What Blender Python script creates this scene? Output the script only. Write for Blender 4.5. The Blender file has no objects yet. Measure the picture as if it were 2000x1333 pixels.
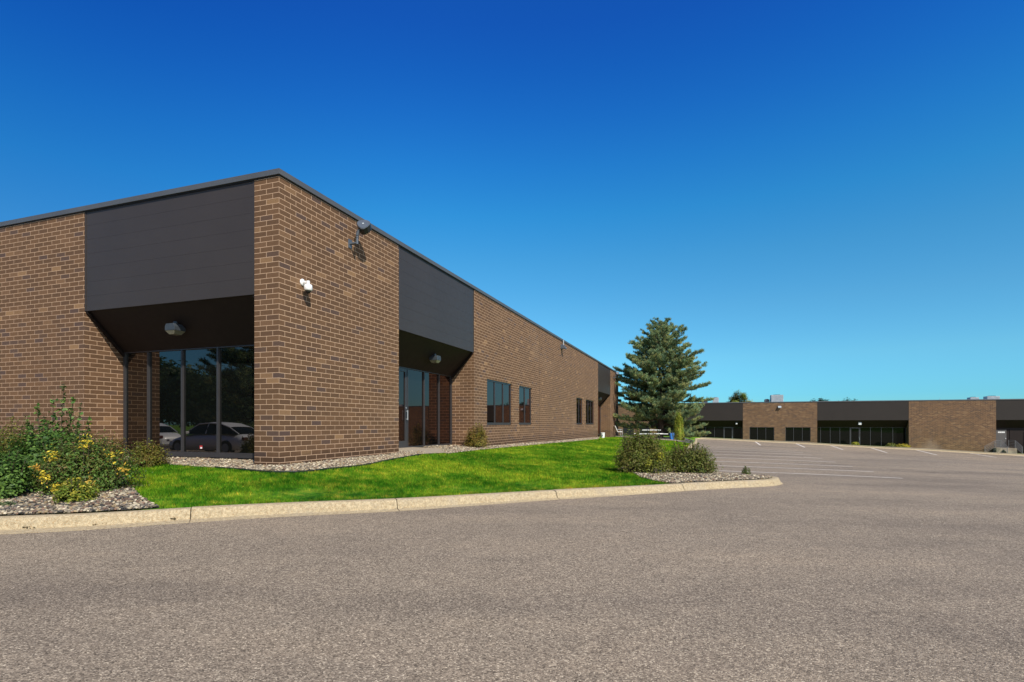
import bpy, bmesh, math, random
import numpy as np
from mathutils import Vector, Matrix
from mathutils.geometry import delaunay_2d_cdt

random.seed(7); rng = np.random.default_rng(7)
sc = bpy.context.scene
COL = sc.collection
R = math.radians

# ------------------------------------------------------------------ camera
EYE = 1.45                       # eye height over the asphalt under the camera
FPX = 1063.0; CX = 1000.0; HY = 828.0
cam_d = bpy.data.cameras.new('camera'); cam = bpy.data.objects.new('camera', cam_d); COL.objects.link(cam)
cam.location = (0, 0, EYE); cam.rotation_euler = (R(90), 0, 0)
cam_d.sensor_width = 36; cam_d.lens = FPX/2000*36; cam_d.shift_y = (HY-666.5)/2000
cam_d.clip_start = 0.05; cam_d.clip_end = 5000
sc.camera = cam
# ------------------------------------------------------------------ sun, sky, exposure
LIGHT = Vector((-0.218, 0.426, -0.45)).normalized()
sun_d = bpy.data.lights.new('sun', 'SUN'); sun = bpy.data.objects.new('sun', sun_d); COL.objects.link(sun)
sun_d.energy = 3.9; sun_d.angle = R(0.5); sun_d.color = (1.0, 0.945, 0.85)
sun.rotation_euler = LIGHT.to_track_quat('-Z', 'Y').to_euler(); sun.location = (10, -20, 30)
SUN_EL = math.asin(-LIGHT.z); SUN_AZ = math.atan2(-LIGHT.x, -LIGHT.y)
world = bpy.data.worlds.new('World'); sc.world = world; world.use_nodes = True
wn = world.node_tree.nodes; wl = world.node_tree.links
bg = wn['Background']; bg.inputs['Strength'].default_value = 0.15
sky = wn.new('ShaderNodeTexSky'); sky.sky_type = 'NISHITA'; sky.sun_disc = False
sky.sun_elevation = SUN_EL; sky.sun_rotation = SUN_AZ; sky.air_density = 1.0; sky.dust_density = 0.3; sky.ozone_density = 2.5
tc = wn.new('ShaderNodeTexCoord'); sx = wn.new('ShaderNodeSeparateXYZ'); wl.new(tc.outputs['Generated'], sx.inputs[0])
rp = wn.new('ShaderNodeValToRGB'); wl.new(sx.outputs['Z'], rp.inputs[0])
SKY_TINT = [(0.0, (0.221, 0.53, 0.684)), (0.047, (0.19, 0.524, 0.745)), (0.113, (0.246, 0.576, 0.702)), (0.199, (0.227, 0.58, 0.706)), (0.28, (0.176, 0.592, 0.751)), (0.356, (0.108, 0.593, 0.835)), (0.425, (0.076, 0.528, 0.888)), (0.488, (0.057, 0.448, 0.909)), (0.543, (0.046, 0.385, 0.905)), (0.592, (0.044, 0.338, 0.898)), (1.0, (0.04, 0.28, 0.88))]
HAZE = (.8, .8, .8)
rp.color_ramp.elements[0].position = 0.0; rp.color_ramp.elements[1].position = 1.0
def set_ramp(r, stops):
    while len(r.elements) > 2: r.elements.remove(r.elements[-1])
    r.elements[0].position = stops[0][0]; r.elements[0].color = (*stops[0][1], 1)
    r.elements[1].position = stops[-1][0]; r.elements[1].color = (*stops[-1][1], 1)
    for p, c in stops[1:-1]:
        e = r.elements.new(p); e.color = (*c, 1)
set_ramp(rp.color_ramp, SKY_TINT)
mx = wn.new('ShaderNodeMix'); mx.data_type = 'RGBA'; mx.blend_type = 'MULTIPLY'; mx.inputs['Factor'].default_value = 1
wl.new(sky.outputs[0], mx.inputs['A']); wl.new(rp.outputs[0], mx.inputs['B']); wl.new(mx.outputs['Result'], bg.inputs['Color'])
# the sky is deepest opposite the sun and pales towards it
dt = wn.new('ShaderNodeVectorMath'); dt.operation = 'DOT_PRODUCT'; wl.new(tc.outputs['Generated'], dt.inputs[0]); dt.inputs[1].default_value = Vector((-LIGHT.x, -LIGHT.y, 0)).normalized()
mr = wn.new('ShaderNodeMapRange'); mr.interpolation_type = 'SMOOTHSTEP'; wl.new(dt.outputs['Value'], mr.inputs['Value'])
mr.inputs['From Min'].default_value = -0.30; mr.inputs['From Max'].default_value = 0.35
mp = wn.new('ShaderNodeMix'); mp.data_type = 'RGBA'; wl.new(mr.outputs['Result'], mp.inputs['Factor']); wl.new(rp.outputs[0], mp.inputs['A']); mp.inputs['B'].default_value = (*HAZE, 1)
ml = wn.new('ShaderNodeMapRange'); ml.interpolation_type = 'SMOOTHSTEP'; wl.new(sx.outputs['X'], ml.inputs['Value']); ml.inputs['From Min'].default_value = -0.10; ml.inputs['From Max'].default_value = -0.66
md = wn.new('ShaderNodeMix'); md.data_type = 'RGBA'; md.blend_type = 'MULTIPLY'; wl.new(ml.outputs['Result'], md.inputs['Factor']); wl.new(mp.outputs['Result'], md.inputs['A']); md.inputs['B'].default_value = (.55, .68, .82, 1)
wl.new(md.outputs['Result'], mx.inputs['B'])
sc.view_settings.view_transform = 'Standard'; sc.view_settings.look = 'None'
sc.view_settings.exposure = 0.35; sc.view_settings.gamma = 1; sc.view_settings.use_curve_mapping = False

# ------------------------------------------------------------------ helpers
def tag(o, label=None, cat=None, group=None, kind=None):
    if label: o['label'] = label
    if cat: o['category'] = cat
    if group: o['group'] = group
    if kind: o['kind'] = kind
    return o
def empty(name, loc=(0, 0, 0), rz=0.0):
    o = bpy.data.objects.new(name, None); COL.objects.link(o); o.location = loc; o.rotation_euler = (0, 0, rz)
    o.empty_display_size = 0.3
    return o
def thing(name, label, cat, loc=(0, 0, 0), rz=0.0, group=None):
    return tag(empty(name, loc, rz), label, cat, group)
def copy_tree(o, parent=None):
    c = o.copy(); COL.objects.link(c); c.parent = parent
    for ch in [x for x in COL.objects if x.parent == o]: copy_tree(ch, c)
    return c
class MB:
    """collects simple shapes; build() links them as one mesh object"""
    def __init__(s, T=None): s.v = []; s.f = []; s.T = T; s.sm = []
    def add(s, vs, fs, smooth=False):
        b = len(s.v)
        for p in vs: s.v.append(tuple(s.T(*p)) if s.T else tuple(p))
        for f in fs: s.f.append([b+i for i in f]); s.sm.append(smooth)
    def box(s, a, b):
        x0, y0, z0 = a; x1, y1, z1 = b
        s.add([(x0,y0,z0),(x1,y0,z0),(x1,y1,z0),(x0,y1,z0),(x0,y0,z1),(x1,y0,z1),(x1,y1,z1),(x0,y1,z1)],
              [(0,3,2,1),(4,5,6,7),(0,1,5,4),(1,2,6,5),(2,3,7,6),(3,0,4,7)])
        return s
    def quad(s, *p): s.add(p, [tuple(range(len(p)))]); return s
    def prism(s, poly, axis, a, b):
        """extrude 2-D polygon along axis (0 x, 1 y, 2 z)"""
        def P(q, t):
            r = [0, 0, 0]; k = [i for i in range(3) if i != axis]; r[axis] = t; r[k[0]] = q[0]; r[k[1]] = q[1]; return tuple(r)
        n = len(poly); vs = [P(q, a) for q in poly]+[P(q, b) for q in poly]
        s.add(vs, [tuple(range(n)), tuple(range(2*n-1, n-1, -1))]+[(i, (i+1) % n, n+(i+1) % n, n+i) for i in range(n)]); return s
    def tube(s, p, q, r0, r1=None, n=8, cap=True):
        r1 = r0 if r1 is None else r1
        p = Vector(p); q = Vector(q); d = (q-p)
        if d.length < 1e-6: return s
        d.normalize(); a = d.orthogonal().normalized(); b = d.cross(a)
        vs = []
        for c, r in ((p, r0), (q, r1)):
            for i in range(n):
                t = 2*math.pi*i/n; vs.append(tuple(c+a*math.cos(t)*r+b*math.sin(t)*r))
        fs = [(i, (i+1) % n, n+(i+1) % n, n+i) for i in range(n)]
        s.add(vs, fs, True)
        if cap: s.add(vs[:n], [tuple(range(n-1, -1, -1))]); s.add(vs[n:], [tuple(range(n))])
        return s
    def lathe(s, c, prof, n=20):
        vs = []; m = len(prof)
        for i in range(n):
            t = 2*math.pi*i/n
            for r, z in prof: vs.append((c[0]+r*math.cos(t), c[1]+r*math.sin(t), c[2]+z))
        fs = []
        for i in range(n):
            j = (i+1) % n
            for k in range(m-1): fs.append((i*m+k, j*m+k, j*m+k+1, i*m+k+1))
        s.add(vs, fs, True); return s
    def build(s, name, mat, parent=None, bevel=0, normals=True):
        me = bpy.data.meshes.new(name); me.from_pydata(s.v, [], s.f)
        me.polygons.foreach_set('use_smooth', s.sm)
        if normals:
            bm = bmesh.new(); bm.from_mesh(me); bmesh.ops.recalc_face_normals(bm, faces=bm.faces); bm.to_mesh(me); bm.free()
        me.materials.append(mat)
        o = bpy.data.objects.new(name, me); COL.objects.link(o)
        if parent: o.parent = parent
        if bevel:
            m = o.modifiers.new('bevel', 'BEVEL'); m.width = bevel; m.segments = 2; m.limit_method = 'ANGLE'; m.harden_normals = False
        return o
def np_mesh(name, V, F, mat, parent=None, vcol=None, smooth=False):
    """V (n,3); F (m,k); vcol (n,3) colour attribute 'col'"""
    me = bpy.data.meshes.new(name); n = len(V); m, k = F.shape
    me.vertices.add(n); me.vertices.foreach_set('co', np.asarray(V, dtype=np.float32).ravel())
    me.loops.add(m*k); me.loops.foreach_set('vertex_index', F.astype(np.int32).ravel())
    me.polygons.add(m); me.polygons.foreach_set('loop_start', np.arange(0, m*k, k, dtype=np.int32))
    me.polygons.foreach_set('loop_total', np.full(m, k, dtype=np.int32))
    if smooth: me.polygons.foreach_set('use_smooth', np.ones(m, dtype=bool))
    me.update(calc_edges=True)
    if vcol is not None:
        a = me.color_attributes.new('col', 'FLOAT_COLOR', 'POINT')
        a.data.foreach_set('color', np.hstack([vcol, np.ones((n, 1))]).astype(np.float32).ravel())
    me.materials.append(mat)
    o = bpy.data.objects.new(name, me); COL.objects.link(o)
    if parent: o.parent = parent
    return o

# ------------------------------------------------------------------ node helper / materials
def srgb(r, g, b):
    f = lambda c: (c/255/12.92) if c/255 <= .04045 else ((c/255+.055)/1.055)**2.4
    return (f(r), f(g), f(b))
class NT:
    def __init__(s, name):
        s.m = bpy.data.materials.new(name); s.m.use_nodes = True; s.t = s.m.node_tree; s.n = s.t.nodes; s.l = s.t.links
        s.p = s.n['Principled BSDF']; s.out = s.n['Material Output']
    def new(s, typ, **kw):
        n = s.n.new(typ)
        for k, v in kw.items(): setattr(n, k, v)
        return n
    def link(s, a, b): s.l.new(a, b)
    def val(s, inp, v):
        if isinstance(v, bpy.types.NodeSocket): s.link(v, inp)
        else: inp.default_value = v
    def math(s, op, a, b=None, c=None, clamp=False):
        n = s.new('ShaderNodeMath', operation=op); n.use_clamp = clamp; s.val(n.inputs[0], a)
        if b is not None: s.val(n.inputs[1], b)
        if c is not None: s.val(n.inputs[2], c)
        return n.outputs[0]
    def mix(s, f, a, b, mode='MIX'):
        n = s.new('ShaderNodeMix', data_type='RGBA', blend_type=mode); s.val(n.inputs['Factor'], f)
        s.val(n.inputs['A'], a if isinstance(a, bpy.types.NodeSocket) else (*a, 1)); s.val(n.inputs['B'], b if isinstance(b, bpy.types.NodeSocket) else (*b, 1))
        return n.outputs['Result']
    def ramp(s, f, stops, interp='LINEAR'):
        n = s.new('ShaderNodeValToRGB'); set_ramp(n.color_ramp, stops); n.color_ramp.interpolation = interp; s.val(n.inputs[0], f); return n.outputs[0]
    def smooth(s, v, a, b, c=0.0, d=1.0):
        n = s.new('ShaderNodeMapRange', interpolation_type='SMOOTHSTEP'); s.val(n.inputs['Value'], v)
        n.inputs['From Min'].default_value = a; n.inputs['From Max'].default_value = b; n.inputs['To Min'].default_value = c; n.inputs['To Max'].default_value = d
        return n.outputs['Result']
    def noise(s, vec, scale, detail=2, rough=.5, out='Fac', dim='3D'):
        n = s.new('ShaderNodeTexNoise', noise_dimensions=dim); n.inputs['Scale'].default_value = scale; n.inputs['Detail'].default_value = detail
        n.inputs['Roughness'].default_value = rough
        if vec is not None: s.link(vec, n.inputs['Vector'])
        return n.outputs[out]
    def obj(s): return s.new('ShaderNodeTexCoord').outputs['Object']
    def scaled(s, vec, sc3):
        n = s.new('ShaderNodeMapping'); n.inputs['Scale'].default_value = sc3; s.link(vec, n.inputs['Vector']); return n.outputs[0]
    def bump(s, h, strength=.3, dist=.01):
        n = s.new('ShaderNodeBump'); n.inputs['Strength'].default_value = strength; n.inputs['Distance'].default_value = dist
        s.link(h, n.inputs['Height']); s.link(n.outputs[0], s.p.inputs['Normal']); return n
    def set(s, **kw):
        for k, v in kw.items():
            i = s.p.inputs[{'color': 'Base Color', 'rough': 'Roughness', 'metal': 'Metallic', 'spec': 'Specular IOR Level', 'ior': 'IOR'}[k]]
            if k == 'color' and not isinstance(v, bpy.types.NodeSocket): v = (*v, 1)
            s.val(i, v)
        return s

BH, BW = 0.1016, 0.3048
def make_brick(name, tone=(1, 1, 1), stops=None, stain=None):
    t = NT(name); uv = t.new('ShaderNodeUVMap', uv_map='brick').outputs[0]
    sp = t.new('ShaderNodeSeparateXYZ'); t.link(uv, sp.inputs[0]); u, v = sp.outputs[0], sp.outputs[1]
    oc = t.obj()
    wob = t.math('MULTIPLY', t.math('SUBTRACT', t.noise(oc, 14, 2), .5), .003)
    v2 = t.math('DIVIDE', t.math('ADD', v, wob), BH)
    row = t.math('FLOOR', v2); odd = t.math('FLOORED_MODULO', row, 2)
    uu = t.math('ADD', t.math('DIVIDE', t.math('ADD', u, wob), BW), t.math('MULTIPLY', odd, .5))
    colm = t.math('FLOOR', uu); fu = t.math('FRACT', uu); fv = t.math('FRACT', v2)
    du = t.math('MULTIPLY', t.math('MINIMUM', fu, t.math('SUBTRACT', 1.0, fu)), BW)
    dv = t.math('MULTIPLY', t.math('MINIMUM', fv, t.math('SUBTRACT', 1.0, fv)), BH)
    d = t.math('ADD', t.math('MINIMUM', du, dv), t.math('MULTIPLY', t.math('SUBTRACT', t.noise(oc, 90, 2), .5), .003))
    brickm = t.smooth(d, .0042, .0068)
    cb = t.new('ShaderNodeCombineXYZ'); t.link(colm, cb.inputs[0]); t.link(row, cb.inputs[1])
    wnz = t.new('ShaderNodeTexWhiteNoise', noise_dimensions='2D'); t.link(cb.outputs[0], wnz.inputs['Vector'])
    wv = wnz.outputs['Value']
    c = t.ramp(wv, stops or [(0, (.118, .086, .074)), (.05, (.132, .093, .071)), (.10, (.147, .094, .056)), (.35, (.158, .100, .057)), (.6, (.174, .110, .062)), (.88, (.190, .120, .068)), (.965, (.215, .138, .080)), (1, (.34, .23, .125))])
    # faces of single bricks: streaks and specks
    st = t.noise(t.scaled(oc, (14, 14, 60)), 1, 4, .65)
    c = t.mix(1, c, t.ramp(st, [(0, (.72, .72, .74)), (.5, (1, 1, 1)), (1, (1.28, 1.25, 1.2))]), 'MULTIPLY')
    sp2 = t.noise(oc, 260, 2)
    c = t.mix(1, c, t.ramp(sp2, [(.25, (.72, .70, .68)), (.5, (1, 1, 1)), (.8, (1.25, 1.22, 1.2))]), 'MULTIPLY')
    big = t.noise(oc, .35, 3, .55)
    c = t.mix(1, c, t.ramp(big, [(.3, (.93, .93, .94)), (.55, (1, 1, 1)), (.75, (1.08, 1.06, 1.02))]), 'MULTIPLY')
    pale = t.smooth(t.noise(t.scaled(oc, (1, .35, .6)), .55, 4, .6), .58, .74, 0, .22)
    c = t.mix(pale, c, (.34, .26, .18))
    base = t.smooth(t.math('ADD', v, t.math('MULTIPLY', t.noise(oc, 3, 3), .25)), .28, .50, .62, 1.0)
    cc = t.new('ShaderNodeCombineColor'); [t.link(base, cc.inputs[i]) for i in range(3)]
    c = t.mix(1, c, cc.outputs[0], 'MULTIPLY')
    streak = t.smooth(t.noise(t.scaled(oc, (2.2, 2.2, .12)), 1.6, 4, .6), .60, .78, 0, .22)
    c = t.mix(streak, c, (.10, .075, .055))
    mc = t.mix(t.noise(oc, 30, 3), (.54, .40, .27), (.72, .56, .40))
    mc = t.mix(t.smooth(t.noise(oc, .8, 3), .5, .8, 0, .4), mc, (.30, .22, .15))
    c = t.mix(brickm, mc, c)
    if stain:      # pale mineral bloom low on one wall
        so = t.new('ShaderNodeSeparateXYZ'); t.link(oc, so.inputs[0])
        dx = t.math('ABSOLUTE', t.math('DIVIDE', t.math('SUBTRACT', so.outputs[0], stain[0]), stain[2])); dz = t.math('ABSOLUTE', t.math('DIVIDE', t.math('SUBTRACT', so.outputs[2], stain[1]), stain[3]))
        k = t.math('ADD', t.math('ADD', dx, dz), t.math('MULTIPLY', t.math('SUBTRACT', t.noise(oc, 1.6, 4, .7), .5), .9))
        c = t.mix(t.smooth(k, .2, 1.15, .42, 0), c, (.42, .36, .32))
    c = t.mix(1, c, tone, 'MULTIPLY')
    t.set(color=c, rough=.88, spec=.25)
    h = t.math('ADD', t.math('MULTIPLY', t.smooth(d, .003, .010), .8), t.math('MULTIPLY', t.noise(oc, 180, 3), .25))
    t.bump(h, .55, .005)
    return t.m
M = {}
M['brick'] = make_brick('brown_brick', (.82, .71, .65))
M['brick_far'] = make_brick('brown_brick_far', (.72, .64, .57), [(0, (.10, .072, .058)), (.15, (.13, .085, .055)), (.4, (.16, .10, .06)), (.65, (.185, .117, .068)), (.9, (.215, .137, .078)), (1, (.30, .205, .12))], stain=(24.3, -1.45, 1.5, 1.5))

def metal(name, c, rough=.45, spec=.5, var=.12, scale=3.0, metalv=0.0, bumpv=0.0):
    t = NT(name); oc = t.obj(); n = t.noise(oc, scale, 4, .6)
    k = t.ramp(n, [(.25, (1-var,)*3), (.5, (1, 1, 1)), (.8, (1+var,)*3)])
    t.set(color=t.mix(1, (*c,), k, 'MULTIPLY'), rough=t.math('ADD', rough-.08, t.math('MULTIPLY', t.noise(oc, 7, 3), .16)), spec=spec, metal=metalv)
    if bumpv: t.bump(t.noise(oc, 1.3, 2), bumpv, .02)
    return t.m
M['fascia'] = metal('bronze_fascia_panel', (.046, .037, .032), .45, .35, .08, .8, 0, .12)
M['fascia_far'] = metal('brown_fascia_panel', (.026, .020, .016), .6, .3, .1, .8)
M['coping'] = metal('grey_bronze_coping', (.085, .088, .092), .45, .5, .10, 1.5)
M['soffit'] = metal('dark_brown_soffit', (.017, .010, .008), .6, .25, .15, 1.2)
M['frame'] = metal('bronze_window_frame', (.040, .038, .040), .35, .6, .12, 5)
M['lamp'] = metal('grey_lamp_metal', (.085, .10, .12), .35, .6, .15, 9)
M['lamp_mid'] = metal('weathered_lamp_metal', (.045, .052, .060), .45, .5, .2, 9)
M['lamp_dark'] = metal('dark_lamp_metal', (.018, .018, .02), .4, .5, .15, 9)
M['white'] = metal('white_plastic', (.80, .79, .76), .35, .5, .04, 9)
M['black'] = metal('black_rubber', (.012, .012, .013), .4, .5, .15, 20)
M['rail'] = metal('painted_grey_rail', (.22, .22, .22), .5, .4, .1, 5)
M['galv'] = metal('galvanised_sheet', (.38, .42, .44), .45, .5, .15, 2.5)
M['blue'] = metal('blue_plastic', (.02, .16, .50), .4, .5, .08, 6)
M['door'] = metal('grey_brown_door', (.10, .09, .085), .5, .4, .08, 2)
M['roof'] = metal('grey_roof_membrane', (.16, .155, .15), .9, .2, .15, .8)
M['lens'] = metal('frosted_lamp_lens', (.24, .22, .15), .3, .5, .12, 14)
M['red'] = metal('red_print', (.45, .03, .03), .5, .4, .05, 9)
M['dimred'] = metal('dark_red_lens', (.10, .01, .01), .3, .5, .05, 9)
M['ridge'] = metal('dark_ribbed_wood', (.045, .035, .028), .8, .3, .1, 5)
def glass(name, c=(.004, .0045, .004), ior=1.9, tint=(1.0, .66, .60)):
    t = NT(name); t.n.remove(t.p)
    d = t.new('ShaderNodeBsdfDiffuse'); d.inputs[0].default_value = (*c, 1); g = t.new('ShaderNodeBsdfGlossy'); g.inputs['Color'].default_value = (*tint, 1); g.inputs['Roughness'].default_value = .01
    f = t.new('ShaderNodeFresnel'); f.inputs['IOR'].default_value = ior; m = t.new('ShaderNodeMixShader')
    b = t.new('ShaderNodeBump'); b.inputs['Strength'].default_value = .10; b.inputs['Distance'].default_value = .02; t.link(t.noise(t.scaled(t.obj(), (.6, .6, .4)), 1.0, 1), b.inputs['Height'])
    t.link(b.outputs[0], g.inputs['Normal']); t.link(b.outputs[0], f.inputs['Normal'])
    t.link(f.outputs[0], m.inputs[0]); t.link(d.outputs[0], m.inputs[1]); t.link(g.outputs[0], m.inputs[2]); t.link(m.outputs[0], t.out.inputs[0]); return t.m
M['glass'] = glass('tinted_window_glass')
M['glass_front'] = glass('clear_front_glass', (.004, .0045, .004), 2.0, (1.0, .92, .86))
M['glass_far'] = glass('dark_window_glass', (.004, .005, .004), 1.5, (.50, .52, .46))
M['glass_green'] = glass('pale_green_window_panel', (.10, .115, .085), 1.5)

def make_asphalt():
    t = NT('aged_asphalt'); oc = t.obj()
    vo = t.new('ShaderNodeTexVoronoi'); vo.inputs['Scale'].default_value = 112; t.link(oc, vo.inputs['Vector'])
    vsep = t.new('ShaderNodeSeparateColor'); t.link(vo.outputs['Color'], vsep.inputs[0])
    agg = t.ramp(vsep.outputs[0], [(0, (.055, .046, .040)), (.22, (.130, .110, .095)), (.6, (.225, .190, .165)), (.88, (.33, .285, .245)), (1, (.58, .52, .45))])
    vo2 = t.new('ShaderNodeTexVoronoi'); vo2.inputs['Scale'].default_value = 55; t.link(oc, vo2.inputs['Vector'])
    v2s = t.new('ShaderNodeSeparateColor'); t.link(vo2.outputs['Color'], v2s.inputs[0])
    c = t.mix(.28, agg, t.ramp(v2s.outputs[1], [(0, (.09, .076, .067)), (.5, (.205, .172, .150)), (1, (.35, .30, .26))]))
    c = t.mix(1, c, t.ramp(t.noise(oc, 3.5, 6, .7), [(.3, (.90, .90, .90)), (.5, (1, 1, 1)), (.75, (1.12, 1.11, 1.09))]), 'MULTIPLY')
    c = t.mix(1, c, t.ramp(t.noise(t.scaled(oc, (.13, .5, 1)), 1, 5, .6), [(.34, (.78, .78, .80)), (.5, (1, 1, 1)), (.66, (1.16, 1.14, 1.11))]), 'MULTIPLY')
    # worn track that sweeps round the turn, and dark drips
    drip = t.smooth(t.noise(oc, .9, 5, .7), .70, .80, 0, .30)
    c = t.mix(drip, c, (.10, .088, .08))
    pale = t.smooth(t.noise(oc, 6.5, 2, .5), .80, .86, 0, .35)
    c = t.mix(pale, c, (.42, .38, .32))
    ce = t.new('ShaderNodeTexVoronoi', feature='DISTANCE_TO_EDGE'); ce.inputs['Scale'].default_value = .16
    wv = t.new('ShaderNodeVectorMath', operation='ADD'); t.link(oc, wv.inputs[0]); ws = t.new('ShaderNodeVectorMath', operation='SCALE'); ws.inputs['Scale'].default_value = 2.2; t.link(t.noise(oc, .9, 5, .7, 'Color'), ws.inputs[0]); t.link(ws.outputs[0], wv.inputs[1]); t.link(wv.outputs[0], ce.inputs['Vector'])
    crack = t.math('MULTIPLY', t.smooth(ce.outputs['Distance'], .0006, .0026, 1, 0), t.smooth(t.noise(oc, .22, 3), .50, .58, 0, .75))
    c = t.mix(crack, c, (.05, .043, .038))
    t.set(color=t.mix(1, c, (1.22, 1.13, .93), 'MULTIPLY'), rough=.93, spec=.18)
    h = t.math('ADD', t.math('MULTIPLY', vo.outputs['Distance'], -1.2), t.noise(oc, 60, 3, .6))
    t.bump(h, .5, .007)
    return t.m
M['asphalt'] = make_asphalt()
def make_kerb(name='kerb_concrete', a=(.34, .27, .165), b=(.50, .405, .255)):
    t = NT(name); oc = t.obj()
    c = t.mix(t.smooth(t.noise(oc, 26, 6, .8), .32, .68), tuple(q*.82 for q in a), tuple(q*1.12 for q in b))
    c = t.mix(t.smooth(t.noise(oc, 70, 4, .7), .53, .62, 0, .75), c, (.30, .17, .065))
    c = t.mix(t.smooth(t.noise(oc, 2.2, 4, .6), .5, .75, 0, .4), c, (.34, .29, .22))
    c = t.mix(t.smooth(t.noise(oc, 110, 2), .68, .76, 0, .6), c, (.13, .11, .09))
    t.set(color=c, rough=.9, spec=.2); t.bump(t.noise(oc, 60, 4, .7), .6, .008); return t.m
M['kerb'] = make_kerb()
M['path'] = make_kerb('path_concrete', (.30, .25, .18), (.42, .36, .27))
M['kerb_far'] = make_kerb('kerb_far_concrete', (.36, .30, .20), (.48, .40, .27))
def make_paint():
    t = NT('worn_white_paint'); oc = t.obj()
    c = t.mix(t.smooth(t.noise(oc, 11, 5, .75), .22, .50), (.27, .235, .200), (.85, .77, .68))
    t.set(color=c, rough=.85, spec=.2); return t.m
M['paint'] = make_paint()
def lawn_cols(t, oc):
    n1 = t.noise(oc, .55, 3, .6); n2 = t.noise(oc, 2.6, 4, .65); n3 = t.noise(t.scaled(oc, (1, 1, 1)), 9, 3, .6)
    n2 = t.noise(t.scaled(oc, (1, 1.5, 1)), 3.4, 5, .72)
    c = t.ramp(n2, [(.33, (.010, .045, .003)), (.43, (.045, .160, .008)), (.50, (.105, .260, .015)), (.57, (.27, .37, .026)), (.66, (.52, .48, .06))])
    c2 = t.ramp(n1, [(.40, (.012, .110, .004)), (.5, (.070, .240, .011)), (.60, (.30, .42, .024))])
    c = t.mix(.48, c, c2)
    return t.mix(1, c, t.ramp(n3, [(.3, (.7, .75, .7)), (.5, (1, 1, 1)), (.75, (1.3, 1.22, 1.2))]), 'MULTIPLY')
def make_lawn():
    t = NT('lawn_soil'); oc = t.obj(); c = lawn_cols(t, oc)
    c = t.mix(t.smooth(t.noise(oc, 40, 4, .7), .45, .65, .0, .55), c, (.055, .050, .022))
    t.set(color=c, rough=.95, spec=.1); t.bump(t.noise(oc, 45, 4, .7), 1, .03); return t.m
M['lawn'] = make_lawn()
def make_blades():
    t = NT('grass_blades'); oc = t.obj(); c = lawn_cols(t, oc)
    at = t.new('ShaderNodeAttribute', attribute_name='col')
    c = t.mix(1, c, at.outputs['Color'], 'MULTIPLY')
    t.n.remove(t.p)
    d = t.new('ShaderNodeBsdfDiffuse'); tr = t.new('ShaderNodeBsdfTranslucent'); m = t.new('ShaderNodeMixShader'); m.inputs[0].default_value = .35
    t.link(c, d.inputs[0]); t.link(c, tr.inputs[0]); t.link(d.outputs[0], m.inputs[1]); t.link(tr.outputs[0], m.inputs[2]); t.link(m.outputs[0], t.out.inputs[0])
    return t.m
M['blades'] = make_blades()
def make_leaf(name, tr_f=.3, rough=.55):
    t = NT(name); at = t.new('ShaderNodeAttribute', attribute_name='col').outputs['Color']
    t.set(color=at, rough=rough, spec=.3)
    tr = t.new('ShaderNodeBsdfTranslucent'); t.link(at, tr.inputs[0]); m = t.new('ShaderNodeMixShader'); m.inputs[0].default_value = tr_f
    t.link(t.p.outputs[0], m.inputs[1]); t.link(tr.outputs[0], m.inputs[2]); t.link(m.outputs[0], t.out.inputs[0]); return t.m
M['leaf'] = make_leaf('leaf'); M['needle'] = make_leaf('pine_needle', .12, .6)
def make_bark():
    t = NT('bark'); oc = t.obj(); c = t.ramp(t.noise(t.scaled(oc, (1, 1, .3)), 14, 5, .7), [(.3, (.035, .026, .020)), (.55, (.10, .072, .054)), (.8, (.19, .14, .11))])
    t.set(color=c, rough=.95, spec=.1); t.bump(t.noise(t.scaled(oc, (1, 1, .25)), 30, 4, .7), .8, .02); return t.m
M['bark'] = make_bark()
def make_stone():
    t = NT('river_stone'); oc = t.obj(); at = t.new('ShaderNodeAttribute', attribute_name='col').outputs['Color']
    c = t.mix(1, at, t.ramp(t.noise(oc, 60, 4, .7), [(.3, (.75, .75, .75)), (.5, (1, 1, 1)), (.75, (1.2, 1.18, 1.15))]), 'MULTIPLY')
    t.set(color=c, rough=.75, spec=.3); return t.m
M['stone'] = make_stone()
def make_gravelbed():
    t = NT('gravel_bed_soil'); oc = t.obj()
    vo = t.new('ShaderNodeTexVoronoi'); vo.inputs['Scale'].default_value = 24; t.link(oc, vo.inputs['Vector'])
    s_ = t.new('ShaderNodeSeparateColor'); t.link(vo.outputs['Color'], s_.inputs[0])
    c = t.ramp(s_.outputs[0], [(0, (.05, .045, .045)), (.4, (.17, .14, .12)), (.75, (.33, .28, .22)), (1, (.6, .55, .46))])
    c = t.mix(t.smooth(vo.outputs['Distance'], .35, .6), c, (.02, .018, .016))
    t.set(color=c, rough=.9); t.bump(t.math('MULTIPLY', vo.outputs['Distance'], -1), 1, .03); return t.m
M['bed'] = make_gravelbed()
def make_paint_car(name, c):
    t = NT(name); t.set(color=c, rough=.35, spec=.5, metal=0)
    t.p.inputs['Coat Weight'].default_value = .2; t.p.inputs['Coat Roughness'].default_value = .05; return t.m
M['silver'] = make_paint_car('silver_car_paint', (.86, .86, .83)); M['greycar'] = make_paint_car('grey_car_paint', (.75, .75, .74))

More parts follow.
